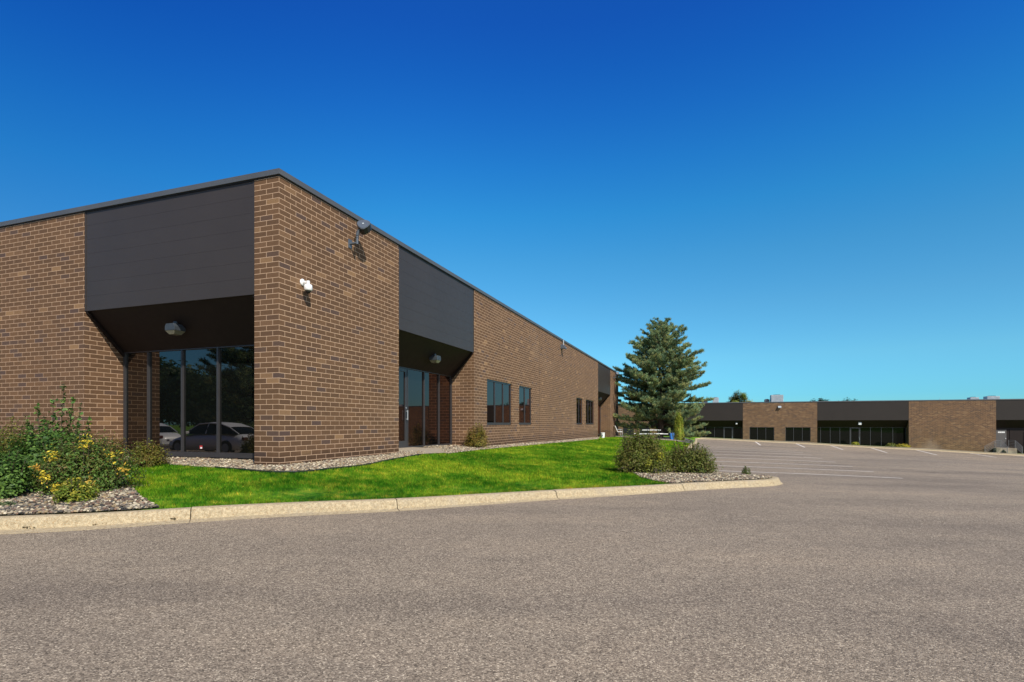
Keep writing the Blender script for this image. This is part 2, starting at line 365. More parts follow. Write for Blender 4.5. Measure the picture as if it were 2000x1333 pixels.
# ------------------------------------------------------------------ terrain functions (z relative to the eye, + EYE)
YAW = R(-19.33); VX, VY = .3310, .9436      # v: along the long side wall; local x axis = (VY, -VX)
def loc2w(lx, ly): return (VY*lx+VX*ly, -VX*lx+VY*ly)
def tps(pts):
    P = np.array(pts, float); n = len(P); A = np.zeros((n+3, n+3)); d = np.hypot(P[:, None, 0]-P[None, :, 0], P[:, None, 1]-P[None, :, 1])
    K = np.where(d > 0, d*d*np.log(d+1e-9), 0); A[:n, :n] = K+np.eye(n)*.002; A[:n, n] = 1; A[:n, n+1:] = P[:, :2]; A[n, :n] = 1; A[n+1:, :n] = P[:, :2].T
    w = np.linalg.solve(A, np.concatenate([P[:, 2], [0, 0, 0]]))
    lo = P[:, :2].min(0); hi = P[:, :2].max(0)
    def f(x, y):
        x = np.clip(np.asarray(x, float), lo[0], hi[0]); y = np.clip(np.asarray(y, float), lo[1], hi[1]); sh = x.shape
        x = x.ravel(); y = y.ravel(); out = np.empty(len(x))
        for i in range(0, len(x), 20000):
            d = np.hypot(x[i:i+20000, None]-P[None, :, 0], y[i:i+20000, None]-P[None, :, 1])
            out[i:i+20000] = (d*d*np.log(d+1e-9))@w[:n]+w[n]+w[n+1]*x[i:i+20000]+w[n+2]*y[i:i+20000]
        return out.reshape(sh)+EYE
    return f
def pz(px, py, z):          # ground point seen at pixel for height z (relative to the eye)
    Z = -z*FPX/(py-HY); return ((px-CX)/FPX*Z, Z)
KF = [(0, 1044, -1.32), (180, 1035, -1.32), (370, 1021, -1.32), (560, 1009.5, -1.32), (780, 998.5, -1.325), (940, 987, -1.335), (1094, 976, -1.345), (1260, 965.5, -1.36), (1340, 959.5, -1.37), (1440, 953.5, -1.375), (1515, 949.5, -1.38)]
kerb_pts = [(*pz(a, b, z), z) for a, b, z in KF]
FARK = [(-.6, -1.85), (5.8, -2.12), (10.1, -2.30), (13.6, -2.48), (17.5, -2.68), (21.7, -2.84), (26.4, -3.10), (30.2, -3.28), (40, -3.6), (60, -4.0)]
FARL = [(-.3, -1.95), (5.8, -2.32), (13.6, -2.67), (17.5, -2.92), (21.7, -3.07), (26.4, -3.22), (30.2, -3.34), (42, -3.7)]
asph_ctl = [(0, 0, -1.45), (-8, 0, -1.42), (8, 0, -1.50), (0, 4, -1.42), (6, 5, -1.46), (-22, 4, -1.40), (-22, 14, -1.35), (-25, -10, -1.4), (0, -18, -1.6), (25, -18, -2.1),
            (20, 5, -1.75), (20, 16, -1.85), (12, 12, -1.55), (3.2, 17, -1.46), (5, 20, -1.49), (9, 25, -1.53), (10.5, 32, -1.49), (15, 34, -1.58), (21, 30, -1.85), (15, 40, -1.66), (18.8, 40, -1.88), (23.4, 40, -2.2), (27, 40, -2.45), (36, 40, -2.95), (44, 30, -3.0),
            (-10, 30, -1.35), (0, 45, -1.4), (10, 50, -1.55), (-20, 60, -1.5), (60, 20, -3.5), (72, 50, -4.2)]+kerb_pts+[(*loc2w(a, 70), z) for a, z in FARK]+[(*loc2w(a, 65), z) for a, z in FARL]+[(*loc2w(a, 80), z-.2) for a, z in FARK]
HA = tps(asph_ctl)
def nb(s, o=0.0): # near building wall line: s along the long side, o outwards
    return (-4.46+VX*s+VY*o, 10.42+VY*s-VX*o)
green_ctl = [(x-.1, y+.22, z+.18) for x, y, z in kerb_pts]+[
    (*nb(0, .15), -.835), (*nb(2, .1), -.82), (*nb(4.35, .1), -.81), (*nb(9.4, .1), -.86), (*nb(16, .1), -.93), (*nb(25, .1), -1.0), (*nb(33.6, .1), -1.08), (*nb(44, .3), -1.18),
    (-4.15, 9.85, -.90), (*pz(780, 896, -.86), -.86), (*pz(648, 917.6, -.90), -.90), (*pz(420, 916, -.87), -.87), (*pz(294, 906, -.84), -.84),
    (-6.6, 11.6, -.83), (-8.6, 12.4, -.83), (-9.8, 12.0, -.83), (-5.2, 11.1, -.84), (-13, 13.2, -.78), (-20, 16, -.78), (-8.5, 9.5, -1.02), (-7.5, 8.2, -1.10), (-10, 8.0, -1.12), (-14, 9.5, -1.0),
    (4.3, 14.4, -1.27), (5, 16.2, -1.30), (7.5, 24, -1.34), (10.2, 32.6, -1.33), (12.6, 40.3, -1.33), (22, 66, -1.65), (2.5, 16, -1.16), (4, 24, -1.16), (6.5, 33, -1.18), (9, 42, -1.22),
    (10.6, 49, -1.24), (13.5, 50, -1.30), (8, 60, -1.4), (-10, 45, -1.0)]+[(*loc2w(a, 71), z+.17) for a, z in FARK]+[(*loc2w(a, 74), z+.13) for a, z in FARK]+[(*loc2w(a, 90), z) for a, z in FARK]+[(-25, 70, -1.6)]
HG0 = tps(green_ctl)
def smooth_line(pts, st):
    """Catmull-Rom through the points, resampled"""
    P = [np.array(p, float) for p in pts]; P = [2*P[0]-P[1]]+P+[2*P[-1]-P[-2]]; out = []
    for i in range(1, len(P)-2):
        L = np.hypot(*(P[i+1]-P[i])[:2]); k = max(2, int(L/st))
        for j in range(k):
            t = j/k; a, b, c, d = P[i-1:i+3]
            out.append(.5*((2*b)+(-a+c)*t+(2*a-5*b+4*c-d)*t*t+(-a+3*b-3*c+d)*t**3))
    out.append(P[-2]); return np.array(out)
# kerb round the green: left end curves back, front run, tip, lot side, far run
front = [(-17.5, 22), (-17.2, 15), (-16, 10), (-13.6, 7.2), (-10.5, 6.05), (-8, 6.05)]+[(x, y) for x, y, z in kerb_pts]
tip = [(6.35, 12.75), (6.35, 13.25), (5.7, 13.75)]
lotside = [loc2w(-.6, l) for l in (16.3, 18, 22, 28, 35, 45, 55, 64, 68.8)]
farrun = [loc2w(.4, 70)]+[loc2w(a, 70) for a in (3, 8, 16, 24, 32, 40, 48)]
kl = smooth_line(front+tip+lotside+farrun, .3)
_kk = kl[::2]
def kerb_h(x, y):
    fr = np.where((y < 14) & (x < 7), np.clip((x+6)/11, 0, 1), 1); return .165*(1-fr)+.135*fr
def HG(x, y):
    """height of the planted side: meets the back of the kerb, then follows the lawn"""
    x = np.asarray(x, float); y = np.asarray(y, float); sh = x.shape; x = x.ravel(); y = y.ravel(); d = np.empty(len(x)); kz = np.empty(len(x))
    for i in range(0, len(x), 20000):
        D = (x[i:i+20000, None]-_kk[None, :, 0])**2+(y[i:i+20000, None]-_kk[None, :, 1])**2; k = D.argmin(1); d[i:i+20000] = np.sqrt(D[np.arange(len(k)), k])
    near = d < 1.6; g = HG0(x, y)
    if near.any():
        t = np.clip((d[near]-.40)/1.1, 0, 1); w = t*t*(3-2*t); g[near] = g[near]*w+(HA(x[near], y[near])+kerb_h(x[near], y[near])-.015)*(1-w)
    return g.reshape(sh)
def hit(px, py, H=None):
    """where the sight line through a pixel meets the ground (used for ground plans)"""
    H = H or HG; t = (px-CX)/FPX; s = (HY-py)/FPX; Z = np.linspace(2, 90, 1500); d = EYE+s*Z-H(t*Z, Z)
    k = np.argmax(d < 0)
    if d[k] >= 0: return (t*60, 60.0)
    a = Z[k-1]+(Z[k]-Z[k-1])*d[k-1]/(d[k-1]-d[k]); return (t*a, a)
def hg(x, y): return float(HG(np.array([x]), np.array([y]))[0])
def ha(x, y): return float(HA(np.array([x]), np.array([y]))[0])

# ground far away, one sheet to the horizon, slightly under everything else
def far_ground():
    n = 96; rs = [0, 60, 120, 250, 500, 1000, 2500]
    V = [(30, 30, -4.2+EYE)]; F = []
    for r in rs[1:]:
        for i in range(n): V.append((30+r*math.cos(2*math.pi*i/n), 30+r*math.sin(2*math.pi*i/n), (-4.6 if r < 200 else -5.5)+EYE))
    for i in range(n): F.append((0, 1+i, 1+(i+1) % n))
    for k in range(len(rs)-2):
        for i in range(n):
            a = 1+k*n; F.append((a+i, a+n+i, a+n+(i+1) % n)); F.append((a+i, a+n+(i+1) % n, a+(i+1) % n))
    o = np_mesh('ground', np.array(V), np.array(F), M['lawn'], smooth=True); tag(o, kind='structure'); return o
far_ground()
def grid_sheet(name, x0, x1, y0, y1, st, H, mat, dz=0.0):
    xs = np.arange(x0, x1+1e-6, st); ys = np.arange(y0, y1+1e-6, st); X, Y = np.meshgrid(xs, ys); Z = H(X, Y)+dz
    V = np.stack([X.ravel(), Y.ravel(), Z.ravel()], 1); nx = len(xs); ny = len(ys)
    i, j = np.meshgrid(np.arange(nx-1), np.arange(ny-1)); a = (j*nx+i).ravel()
    return np_mesh(name, V, np.stack([a, a+1, a+nx+1, a+nx], 1), mat, smooth=True)
tag(grid_sheet('parking_lot', -50, 80, -40, 92, .5, HA, M['asphalt']), kind='structure')
_gx = np.arange(-50, 80+1e-6, .5); _gy = np.arange(-40, 92+1e-6, .5); _gz = HA(*np.meshgrid(_gx, _gy))
def ha(x, y):      # height of the lot sheet itself
    i = min(len(_gx)-2, max(0, int((x+50)/.5))); j = min(len(_gy)-2, max(0, int((y+40)/.5))); fx = (x-_gx[i])/.5; fy = (y-_gy[j])/.5
    return float((_gz[j, i]*(1-fx)+_gz[j, i+1]*fx)*(1-fy)+(_gz[j+1, i]*(1-fx)+_gz[j+1, i+1]*fx)*fy)
def in_poly(x, y, poly):
    x = np.asarray(x); y = np.asarray(y); c = np.zeros(x.shape, bool); n = len(poly)
    for i in range(n):
        x0, y0 = poly[i]; x1, y1 = poly[(i+1) % n]
        if y0 == y1: continue
        k = ((y0 > y) != (y1 > y)) & (x < (x1-x0)*(y-y0)/(y1-y0)+x0); c ^= k
    return c
def densify(poly, st, closed=True):
    out = []; n = len(poly)
    for i in range(n if closed else n-1):
        a = poly[i]; b = poly[(i+1) % n]; L = math.hypot(b[0]-a[0], b[1]-a[1]); k = max(1, int(L/st))
        for j in range(k): out.append((a[0]+(b[0]-a[0])*j/k, a[1]+(b[1]-a[1])*j/k))
    if not closed: out.append(tuple(poly[-1]))
    return out
def poly_sheet(name, poly, st, H, mat, dz, thick=.0, steps=None):
    b = densify(poly, st); xs = [p[0] for p in b]; ys = [p[1] for p in b]
    gx, gy = np.meshgrid(np.arange(min(xs), max(xs), st), np.arange(min(ys), max(ys), st)); gx = gx.ravel(); gy = gy.ravel()
    k = in_poly(gx, gy, poly); pts = [Vector(p) for p in b]+[Vector((x, y)) for x, y in zip(gx[k], gy[k])]
    n = len(b); r = delaunay_2d_cdt(pts, [(i, (i+1) % n) for i in range(n)], [list(range(n))], 1, 1e-5)
    V = np.array([(p.x, p.y) for p in r[0]]); Z = H(V[:, 0], V[:, 1])+dz
    F = [f for f in r[2] if len(f) == 3]
    V3 = np.column_stack([V, Z])
    Fa = np.array(F)
    e1 = V3[Fa[:, 1]]-V3[Fa[:, 0]]; e2 = V3[Fa[:, 2]]-V3[Fa[:, 0]]; fl = np.cross(e1, e2)[:, 2] < 0; Fa[fl] = Fa[fl][:, ::-1]
    o = np_mesh(name, V3, Fa, mat, smooth=True)
    return o
def kerb_mesh():
    seg = np.hypot(*(kl[1:]-kl[:-1]).T); s = np.concatenate([[0], np.cumsum(seg)])
    tan = np.gradient(kl, axis=0); tan /= np.hypot(*tan.T)[:, None]; nor = np.stack([-tan[:, 1], tan[:, 0]], 1)   # towards the green
    # joints at photographed places on the front run, every 3.05 m elsewhere
    def s_at(px):
        t = (px-CX)/FPX; best = min((abs(kl[i, 0]-t*kl[i, 1]), s[i]) for i in range(len(kl)) if 5 < kl[i, 1] < 13 and kl[i, 0] > -7); return best[1]
    j = [s_at(p) for p in (372, 781, 1092, 1337, 1517)]; a = j[0]-3.05
    while a > 0: j.insert(0, a); a -= 3.05
    a = j[-1]+1.6
    while a < s[-1]: j.append(a); a += 3.05
    j = [0]+j+[s[-1]]
    mb = MB()
    for k in range(len(j)-1):
        a0, a1 = j[k]+.006, j[k+1]-.006
        if a1-a0 < .05: continue
        tilt = random.uniform(-.006, .006)
        ss = np.linspace(a0, a1, max(2, int((a1-a0)/.3)+1)); rows = []
        for q in ss:
            x = np.interp(q, s, kl[:, 0]); y = np.interp(q, s, kl[:, 1]); nx = np.interp(q, s, nor[:, 0]); ny = np.interp(q, s, nor[:, 1])
            fr = min(1, max(0, (x+6)/11)) if (y < 14 and x < 7) else 1
            lip = .17*(1-fr)+.03; h = .165*(1-fr)+.135*fr+tilt*(q-ss[0])/3; z = ha(x, y)
            wob = .006*math.sin(q*3.1)+.004*math.sin(q*9.7)
            prof = [(-.0+wob, -.25), (wob, .004), (lip*.6, .012), (lip, .02), (lip+.025, h*.55), (lip+.05, h*.88), (lip+.085, h*.985), (lip+.12, h), (lip+.19, h), (lip+.205, h-.02), (lip+.205, -.25)]
            rows.append([(x+nx*o, y+ny*o, z+zz) for o, zz in prof])
        m = len(rows[0]); vs = [p for r in rows for p in r]
        fs = [(i*m+q, (i+1)*m+q, (i+1)*m+q+1, i*m+q+1) for i in range(len(rows)-1) for q in range(m-1)]
        mb.add(vs, fs, True); mb.add(rows[0], [tuple(range(m))]); mb.add(rows[-1], [tuple(range(m-1, -1, -1))])
    o = mb.build('kerb', M['kerb'], normals=False)
    md = o.modifiers.new('n', 'EDGE_SPLIT'); md.split_angle = R(50)
    tag(o, kind='structure')
    frv = np.where((kl[:, 1] < 14) & (kl[:, 0] < 7), np.clip((kl[:, 0]+6)/11, 0, 1), 1)
    inner = kl+nor*(.17*(1-frv)+.03+.202)[:, None]
    return inner
inner = kerb_mesh()
green_poly = [tuple(p) for p in inner[::2]]+[loc2w(52, 70.3), loc2w(52, 90), (-45, 88), (-45, 24), (-17.7, 24)]
tag(poly_sheet('verge', green_poly, .9, HG, M['lawn'], 0), kind='structure')

# ------------------------------------------------------------------ ground plans of beds, path, lawn
bed_edge = [hit(*p) for p in ((230, 907), (246, 944), (269, 969), (294, 985), (312, 994))]
left_bed = [bed_edge[i] for i in range(5)]
fl = [tuple(p) for p in inner if p[1] < 14 and p[0] < bed_edge[-1][0]-.0 and p[0] > -16.0][::-1]
left_bed += fl[::2]+[(-15.5, 12), (-14, 13.4), (-9.7, 12.15)]
strip1 = [hit(*p) for p in ((230, 907), (262, 905.5), (294, 906), (420, 916), (499, 922.7), (560, 924.3), (600, 923), (648, 917.6), (720, 909), (780, 896.5), (826, 889))]
building_gravel = strip1+[nb(5.3, .3), nb(5.0, -.2), nb(4.4, -.3), nb(4.3, .02), nb(0, .02), (-4.47, 10.43), (-5.05, 10.66), (-4.6, 11.6), (-8.9, 13.1), (-9.65, 12.3)]
strip2 = [hit(*p) for p in ((872, 888.5), (888, 886.5), (930, 881.5), (965, 877.8), (1010, 873.5), (1080, 866.8), (1168, 858.6))]+[nb(34, .03), nb(9.5, .03), nb(9.38, -.85), nb(7.2, -.85), nb(6.9, -.1)]
isl = [hit(*p) for p in ((1312, 946), (1282, 942), (1250, 934), (1228, 922))]+[(2.9, 14.6), (4.25, 15.6)]
tipin = [tuple(p) for p in inner if (p[1] < 16 and p[0] > isl[0][0])]
island_bed = isl[::-1]+[p for p in tipin][::1]
# make the polygon run consistently: kerb inner points are ordered left -> tip -> back
island_bed = [isl[0]]+tipin+[isl[5], isl[4], isl[3], isl[2], isl[1]]
for nm, pl in (('gravel_bed_ground', left_bed), ('gravel_strip_ground', building_gravel), ('gravel_border_ground', strip2), ('gravel_island_ground', island_bed)):
    tag(poly_sheet(nm, pl, .3, HG, M['bed'], .02), kind='structure')
door_path = [hit(826, 889.5), hit(888, 886.8), hit(874, 884), nb(7.0, -.2), nb(6.6, -.85), nb(4.9, -.85), nb(4.45, -.5), nb(4.5, .05)]
tag(poly_sheet('door_path', door_path, .3, HG, M['path'], .04), kind='structure')
wl0 = smooth_line([(8.2, 55), (9.6, 50.5), (10.6, 47.6), (12.0, 43.9), (13.05, 41.6)], .5)
walk = [tuple(p) for p in wl0]+[(p[0]+1.1, p[1]+1.0) for p in wl0[::-1]]
walk = [(7.0, 53.5), (9.0, 49.6), (10.4, 46.6), (11.6, 43.2), (12.5, 40.7), (13.35, 42.6), (12.9, 45), (11.8, 48.3), (10.9, 52.5), (9.5, 56), (8.2, 58)]
tag(poly_sheet('sidewalk', walk, .5, HG, M['path'], .05), kind='structure')
tag(poly_sheet('far_sidewalk', [loc2w(a, 70.25) for a in (-.3, 10, 20, 30, 40, 51)]+[loc2w(a, 71.0) for a in (51, 40, 30, 20, 10, -.3)], .8, HG, M['kerb_far'], .04), kind='structure')

tag(poly_sheet('patio_ground', [(7.6, 53), (9.6, 49.2), (10.9, 46.2), (12.0, 43), (12.9, 41)]+[loc2w(-.9, l) for l in (43.5, 46, 50, 56, 62)]+[(14, 62), (8.5, 58)], .6, HG, M['bed'], .03), kind='structure')
# parking stall lines
def line_mesh(mb, a, b, w=.1):
    a = np.array(a); b = np.array(b); L = np.hypot(*(b-a)); k = max(1, int(L/1.0)); d = (b-a)/L; n = np.array([-d[1], d[0]])*w/2
    k *= 3; P = [a+(b-a)*i/k for i in range(k+1)]
    vs = []
    for p in P:
        for sgn in (-1, 1): q = p+n*sgn; vs.append((q[0], q[1], ha(*q)+.007))
    mb.add(vs, [(2*i, 2*i+2, 2*i+3, 2*i+1) for i in range(k)])
mb = MB()
for ly in (18.2, 20.9, 23.6, 26.3, 29.0, 31.7, 34.4, 37.1, 39.8, 42.5, 45.2, 48): line_mesh(mb, loc2w(-.5, ly), loc2w(5.3, ly-.1), .11)
for lx in (5.8, 10.1, 13.6, 17.5, 21.7, 26.4, 30.2): line_mesh(mb, loc2w(lx, 69.8), loc2w(lx+.1, 64.6), .13)
o = mb.build('parking_lines', M['paint'], normals=False); tag(o, kind='structure')

# ------------------------------------------------------------------ grass, stones
def scatter(poly, dens, mask=None):
    xs = [p[0] for p in poly]; ys = [p[1] for p in poly]; A = (max(xs)-min(xs))*(max(ys)-min(ys)); n = int(A*dens)
    x = rng.uniform(min(xs), max(xs), n); y = rng.uniform(min(ys), max(ys), n); k = in_poly(x, y, poly); return x[k], y[k]
lawn_poly = [hit(*p) for p in ((238, 912), (246, 944), (269, 969), (294, 985), (312, 994))]+[tuple(p) for p in inner if p[1] < 13 and bed_edge[-1][0] < p[0] < isl[0][0]]+isl[:5]+[(4.25, 15.6)]+[loc2w(-.85, l) for l in (17, 22, 28, 35, 41)]+[(11.6, 43.1), (10.4, 46.6), (9.4, 49.0), nb(38, .3)]+[hit(*p) for p in ((1168, 858.6), (1080, 866.8), (1010, 873.5), (965, 877.8), (930, 881.5), (888, 886.8), (826, 889.5), (780, 896.5), (720, 909), (648, 917.6), (600, 923), (560, 924.3), (499, 922.7), (420, 916), (294, 906.5))]
def grass():
    Vs = []; Fs = []; Cs = []; off = 0
    for (y0, y1, dens, w, h) in ((0, 10.5, 5200, .0065, .050), (10.5, 14, 3000, .009, .052), (14, 20, 1500, .013, .055), (20, 32, 650, .020, .058), (32, 50, 260, .034, .062)):
        x, y = scatter([p for p in lawn_poly], dens); k = (y >= y0) & (y < y1); x = x[k]; y = y[k]; n = len(x)
        if not n: continue
        z = HG(x, y); a = rng.uniform(0, 2*np.pi, n); hh = h*rng.uniform(.5, 1.25, n); lean = rng.normal(0, .45, (n, 2))*hh[:, None]
        ww = w*rng.uniform(.7, 1.3, n); dx = np.cos(a)*ww/2; dy = np.sin(a)*ww/2
        V = np.empty((n, 3, 3)); V[:, 0] = np.stack([x-dx, y-dy, z-.005], 1); V[:, 1] = np.stack([x+dx, y+dy, z-.005], 1); V[:, 2] = np.stack([x+lean[:, 0], y+lean[:, 1], z+hh], 1)
        g = rng.uniform(.45, 1.7, n); dry = rng.random(n) < .12
        c = np.stack([g, g, g], 1); c[dry] *= np.array([2.4, 1.3, 1.6])
        dk = np.sqrt(((x[:, None]-_kk[None, :, 0])**2+(y[:, None]-_kk[None, :, 1])**2).min(1)) if n < 60000 else np.concatenate([np.sqrt(((x[i:i+20000, None]-_kk[None, :, 0])**2+(y[i:i+20000, None]-_kk[None, :, 1])**2).min(1)) for i in range(0, n, 20000)])
        edge = dk < .40+rng.normal(0, .06, n); c[edge] *= np.array([1.25, .78, 1.6])
        Vs.append(V.reshape(-1, 3)); Fs.append(np.arange(3*n).reshape(-1, 3)+off); Cs.append(np.repeat(c, 3, 0)); off += 3*n
    o = np_mesh('grass', np.vstack(Vs), np.vstack(Fs), M['blades'], vcol=np.vstack(Cs))
    tag(o, 'mown green lawn with yellowish patches between kerb and brick wall', 'grass', kind='stuff')
grass()
ico = None
def ico_arrays(sub):
    bm = bmesh.new(); bmesh.ops.create_icosphere(bm, subdivisions=sub, radius=1); bm.verts.ensure_lookup_table()
    V = np.array([v.co[:] for v in bm.verts]); F = np.array([[v.index for v in f.verts] for f in bm.faces]); bm.free(); return V, F
IV, IF = ico_arrays(2); IV1, IF1 = ico_arrays(1)
PAL = np.array([(.46, .41, .32), (.33, .26, .17), (.20, .175, .15), (.11, .105, .105), (.25, .165, .13), (.055, .058, .062), (.36, .32, .26), (.20, .18, .15), (.14, .10, .085), (.62, .57, .47)])
def stones(name, poly, dens, r0, r1, label, pal=PAL, pw=None, fine=True, piled=0.0):
    x, y = scatter(poly, dens); n = len(x); z = HG(x, y)+.02
    A, B = (IV, IF) if fine else (IV1, IF1)
    r = rng.uniform(r0, r1, n)*rng.uniform(.7, 1.2, n); sc3 = np.stack([r*rng.uniform(.9, 1.5, n), r*rng.uniform(.75, 1.1, n), r*rng.uniform(.5, .8, n)], 1)
    a = rng.uniform(0, 2*np.pi, n); ti = rng.normal(0, .3, n)
    P = A[None]*sc3[:, None, :]
    lump = 1+.12*np.sin(A[None, :, 0]*3+a[:, None])*np.cos(A[None, :, 1]*2.5+2*a[:, None]); P = P*lump[..., None]
    ct, st_ = np.cos(ti)[:, None], np.sin(ti)[:, None]; py_ = P[..., 1]*ct-P[..., 2]*st_; pz_ = P[..., 1]*st_+P[..., 2]*ct
    ca, sa = np.cos(a)[:, None], np.sin(a)[:, None]
    Q = np.stack([P[..., 0]*ca-py_*sa+x[:, None], P[..., 0]*sa+py_*ca+y[:, None], pz_+(z+r*.25+rng.uniform(0, 1, n)*(r*.8+piled))[:, None]], -1)
    m = len(A); F = (B[None]+(np.arange(n)*m)[:, None, None]).reshape(-1, 3)
    c = pal[rng.choice(len(pal), n, p=pw)]*rng.uniform(.6, 1.1, (n, 1))*np.array([1.0, .93, .80]); C = np.repeat(c, m, 0)
    o = np_mesh(name, Q.reshape(-1, 3), F, M['stone'], vcol=C, smooth=True); return tag(o, label, 'gravel', kind='stuff')
bedvis = [(x, y) for x, y in left_bed]
stones('river_gravel', bedvis, 1500, .012, .024, 'mixed grey and tan river stones in the bed at the left kerb')
light = np.array([.16, .13, .08, .04, .1, .03, .18, .1, .05, .13])
stones('river_gravel', building_gravel, 1400, .011, .022, 'pale river stones along the foot of the brick corner', pw=light/light.sum())
stones('river_gravel', strip2, 700, .014, .028, 'pale river stones beside the concrete door path', pw=light/light.sum(), fine=False)
stones('river_gravel', island_bed, 1300, .012, .023, 'river stones around the two bushes at the kerb tip', pw=light/light.sum(), fine=False)
# black plastic edging between stones and lawn
def edging(pix, label):
    P = smooth_line([(*hit(*p), 0) for p in pix], .12)[:, :2]; mb = MB()
    for a, b in zip(P[:-1], P[1:]):
        mb.tube((a[0], a[1], hg(*a)+.035), (b[0], b[1], hg(*b)+.035), .014, n=6, cap=False)
        d = (b-a)/max(1e-6, np.hypot(*(b-a))); n_ = np.array([-d[1], d[0]])*.004
        mb.add([(a[0]-n_[0], a[1]-n_[1], hg(*a)-.05), (b[0]-n_[0], b[1]-n_[1], hg(*b)-.05), (b[0]-n_[0], b[1]-n_[1], hg(*b)+.03), (a[0]-n_[0], a[1]-n_[1], hg(*a)+.03),
                (a[0]+n_[0], a[1]+n_[1], hg(*a)-.05), (b[0]+n_[0], b[1]+n_[1], hg(*b)-.05), (b[0]+n_[0], b[1]+n_[1], hg(*b)+.03), (a[0]+n_[0], a[1]+n_[1], hg(*a)+.03)], [(0, 1, 2, 3), (4, 5, 6, 7)])
    tag(mb.build('lawn_edging', M['black'], normals=False), label, 'lawn edging', 'black edging strips')
edging(((420, 916.5), (499, 923.2), (560, 925), (600, 924), (648, 918.4), (720, 909.8), (780, 897.3), (822, 890)), 'black plastic edging curving round the stones at the brick corner')
edging(((232, 908), (262, 906.5), (300, 907), (330, 908.5)), 'short black plastic edging beside the small olive bush')

# ------------------------------------------------------------------ buildings
def brick_obj(name, quads, mat, parent, zoff=0.0):
    """quads: lists of 4 local points; uv = (x+y, z+zoff)"""
    me = bpy.data.meshes.new(name); vs = []; fs = []
    for q in quads: b = len(vs); vs += q; fs.append(tuple(range(b, b+len(q))))
    me.from_pydata(vs, [], fs); uv = me.uv_layers.new(name='brick')
    for l in me.loops:
        v = me.vertices[l.vertex_index].co; uv.data[l.index].uv = (v.x+v.y, v.z+zoff)
    me.materials.append(mat); o = bpy.data.objects.new(name, me); COL.objects.link(o); o.parent = parent; return o
def facade_quads(T, s0, s1, z0, z1, openings, depth=.10):
    """wall in facade frame T(s, out, z) with rectangular openings and their reveals"""
    ss = sorted({s0, s1, *[o[0] for o in openings], *[o[1] for o in openings]}); zs = sorted({z0, z1, *[o[2] for o in openings], *[o[3] for o in openings]}); Q = []
    for a, b in zip(ss[:-1], ss[1:]):
        for c, d in zip(zs[:-1], zs[1:]):
            ms, mz = (a+b)/2, (c+d)/2
            if any(o[0] < ms < o[1] and o[2] < mz < o[3] for o in openings): continue
            Q.append([T(a, 0, c), T(b, 0, c), T(b, 0, d), T(a, 0, d)])
    for a, b, c, d in openings:
        Q += [[T(a, 0, c), T(a, -depth, c), T(a, -depth, d), T(a, 0, d)], [T(b, -depth, c), T(b, 0, c), T(b, 0, d), T(b, -depth, d)],
              [T(a, -depth, d), T(b, -depth, d), T(b, 0, d), T(a, 0, d)], [T(a, 0, c), T(b, 0, c), T(b, -depth, c), T(a, -depth, c)]]
    return Q
def glazing(T, edges, z0, z1, o, parent, name='window', gm=None, fw=.05, sill=.06, fd=.10, doors=(), handle_side=1):
    """a glazed frame: verticals centred at edges; panes are sub-parts"""
    gm = gm or M['glass']; mb = MB(T)
    mb.box((edges[0], o-fd/2, z0), (edges[-1], o+fd/2, z0+sill)); mb.box((edges[0], o-fd/2, z1-fw), (edges[-1], o+fd/2, z1))
    for i, e in enumerate(edges):
        a, b = (e, e+fw) if i == 0 else ((e-fw, e) if i == len(edges)-1 else (e-fw/2, e+fw/2))
        mb.box((a, o-fd/2+.002, z0+sill), (b, o+fd/2-.002, z1-fw))
    fr = mb.build(name, M['frame'], parent)
    for i, (a, b) in enumerate(zip(edges[:-1], edges[1:])):
        if i in doors:
            w = .10; d = MB(T); lo, hi = a+fw/2+.006, b-fw/2-.006; zb, zt = z0+sill+.01-.05, z1-fw-.006
            d.box((lo, o-.02, zb), (hi, o+.035, zb+.22)); d.box((lo, o-.02, zt-w), (hi, o+.035, zt)); d.box((lo, o-.019, zb+.22), (lo+w, o+.034, zt-w)); d.box((hi-w, o-.019, zb+.22), (hi, o+.034, zt-w))
            do = d.build('door', M['frame'], parent)
            g = MB(T); g.box((lo+w, o-.004, zb+.22), (hi-w, o+.004, zt-w)); g.build('pane', gm, do)
            h = MB(T); hs = hi-w*.55 if handle_side > 0 else lo+w*.55
            h.tube((hs, o+.09, zb+.85), (hs, o+.09, zb+1.15), .012); h.tube((hs, o+.03, zb+.88), (hs, o+.09, zb+.88), .009); h.tube((hs, o+.03, zb+1.12), (hs, o+.09, zb+1.12), .009); h.tube((hs, o+.03, zb+1.22), (hs, o+.045, zb+1.22), .022)
            h.build('handle', M['galv'], do)
        else:
            g = MB(T); g.box((a+.01, o-.004, z0+.01), (b-.01, o+.004, z1-.01)); g.build('pane', gm, fr)
    return fr
def fascia_part(T, s0, s1, zb, zt, parent, seams=(), mat='fascia'):
    """boards, end trims and flashing of one metal fascia"""
    mb = MB(T); n = 7; bh = (zt-zb)/n; cuts = [s0+.035]+list(seams)+[s1-.035]
    mb.box((s0+.02, -.16, zb+.01), (s1-.02, -.035, zt))
    for i in range(n):
        for a, b in zip(cuts[:-1], cuts[1:]): mb.box((a+.002, -.034, zb+i*bh+.0012), (b-.002, -.014, zb+(i+1)*bh-.0012))
    mb.box((s0+.002, -.05, zb-.01), (s0+.035, -.004, zt)); mb.box((s1-.035, -.05, zb-.01), (s1-.002, -.004, zt)); mb.box((s0+.036, -.055, zb-.012), (s1-.036, -.008, zb))
    return mb.build('fascia', M[mat], parent)
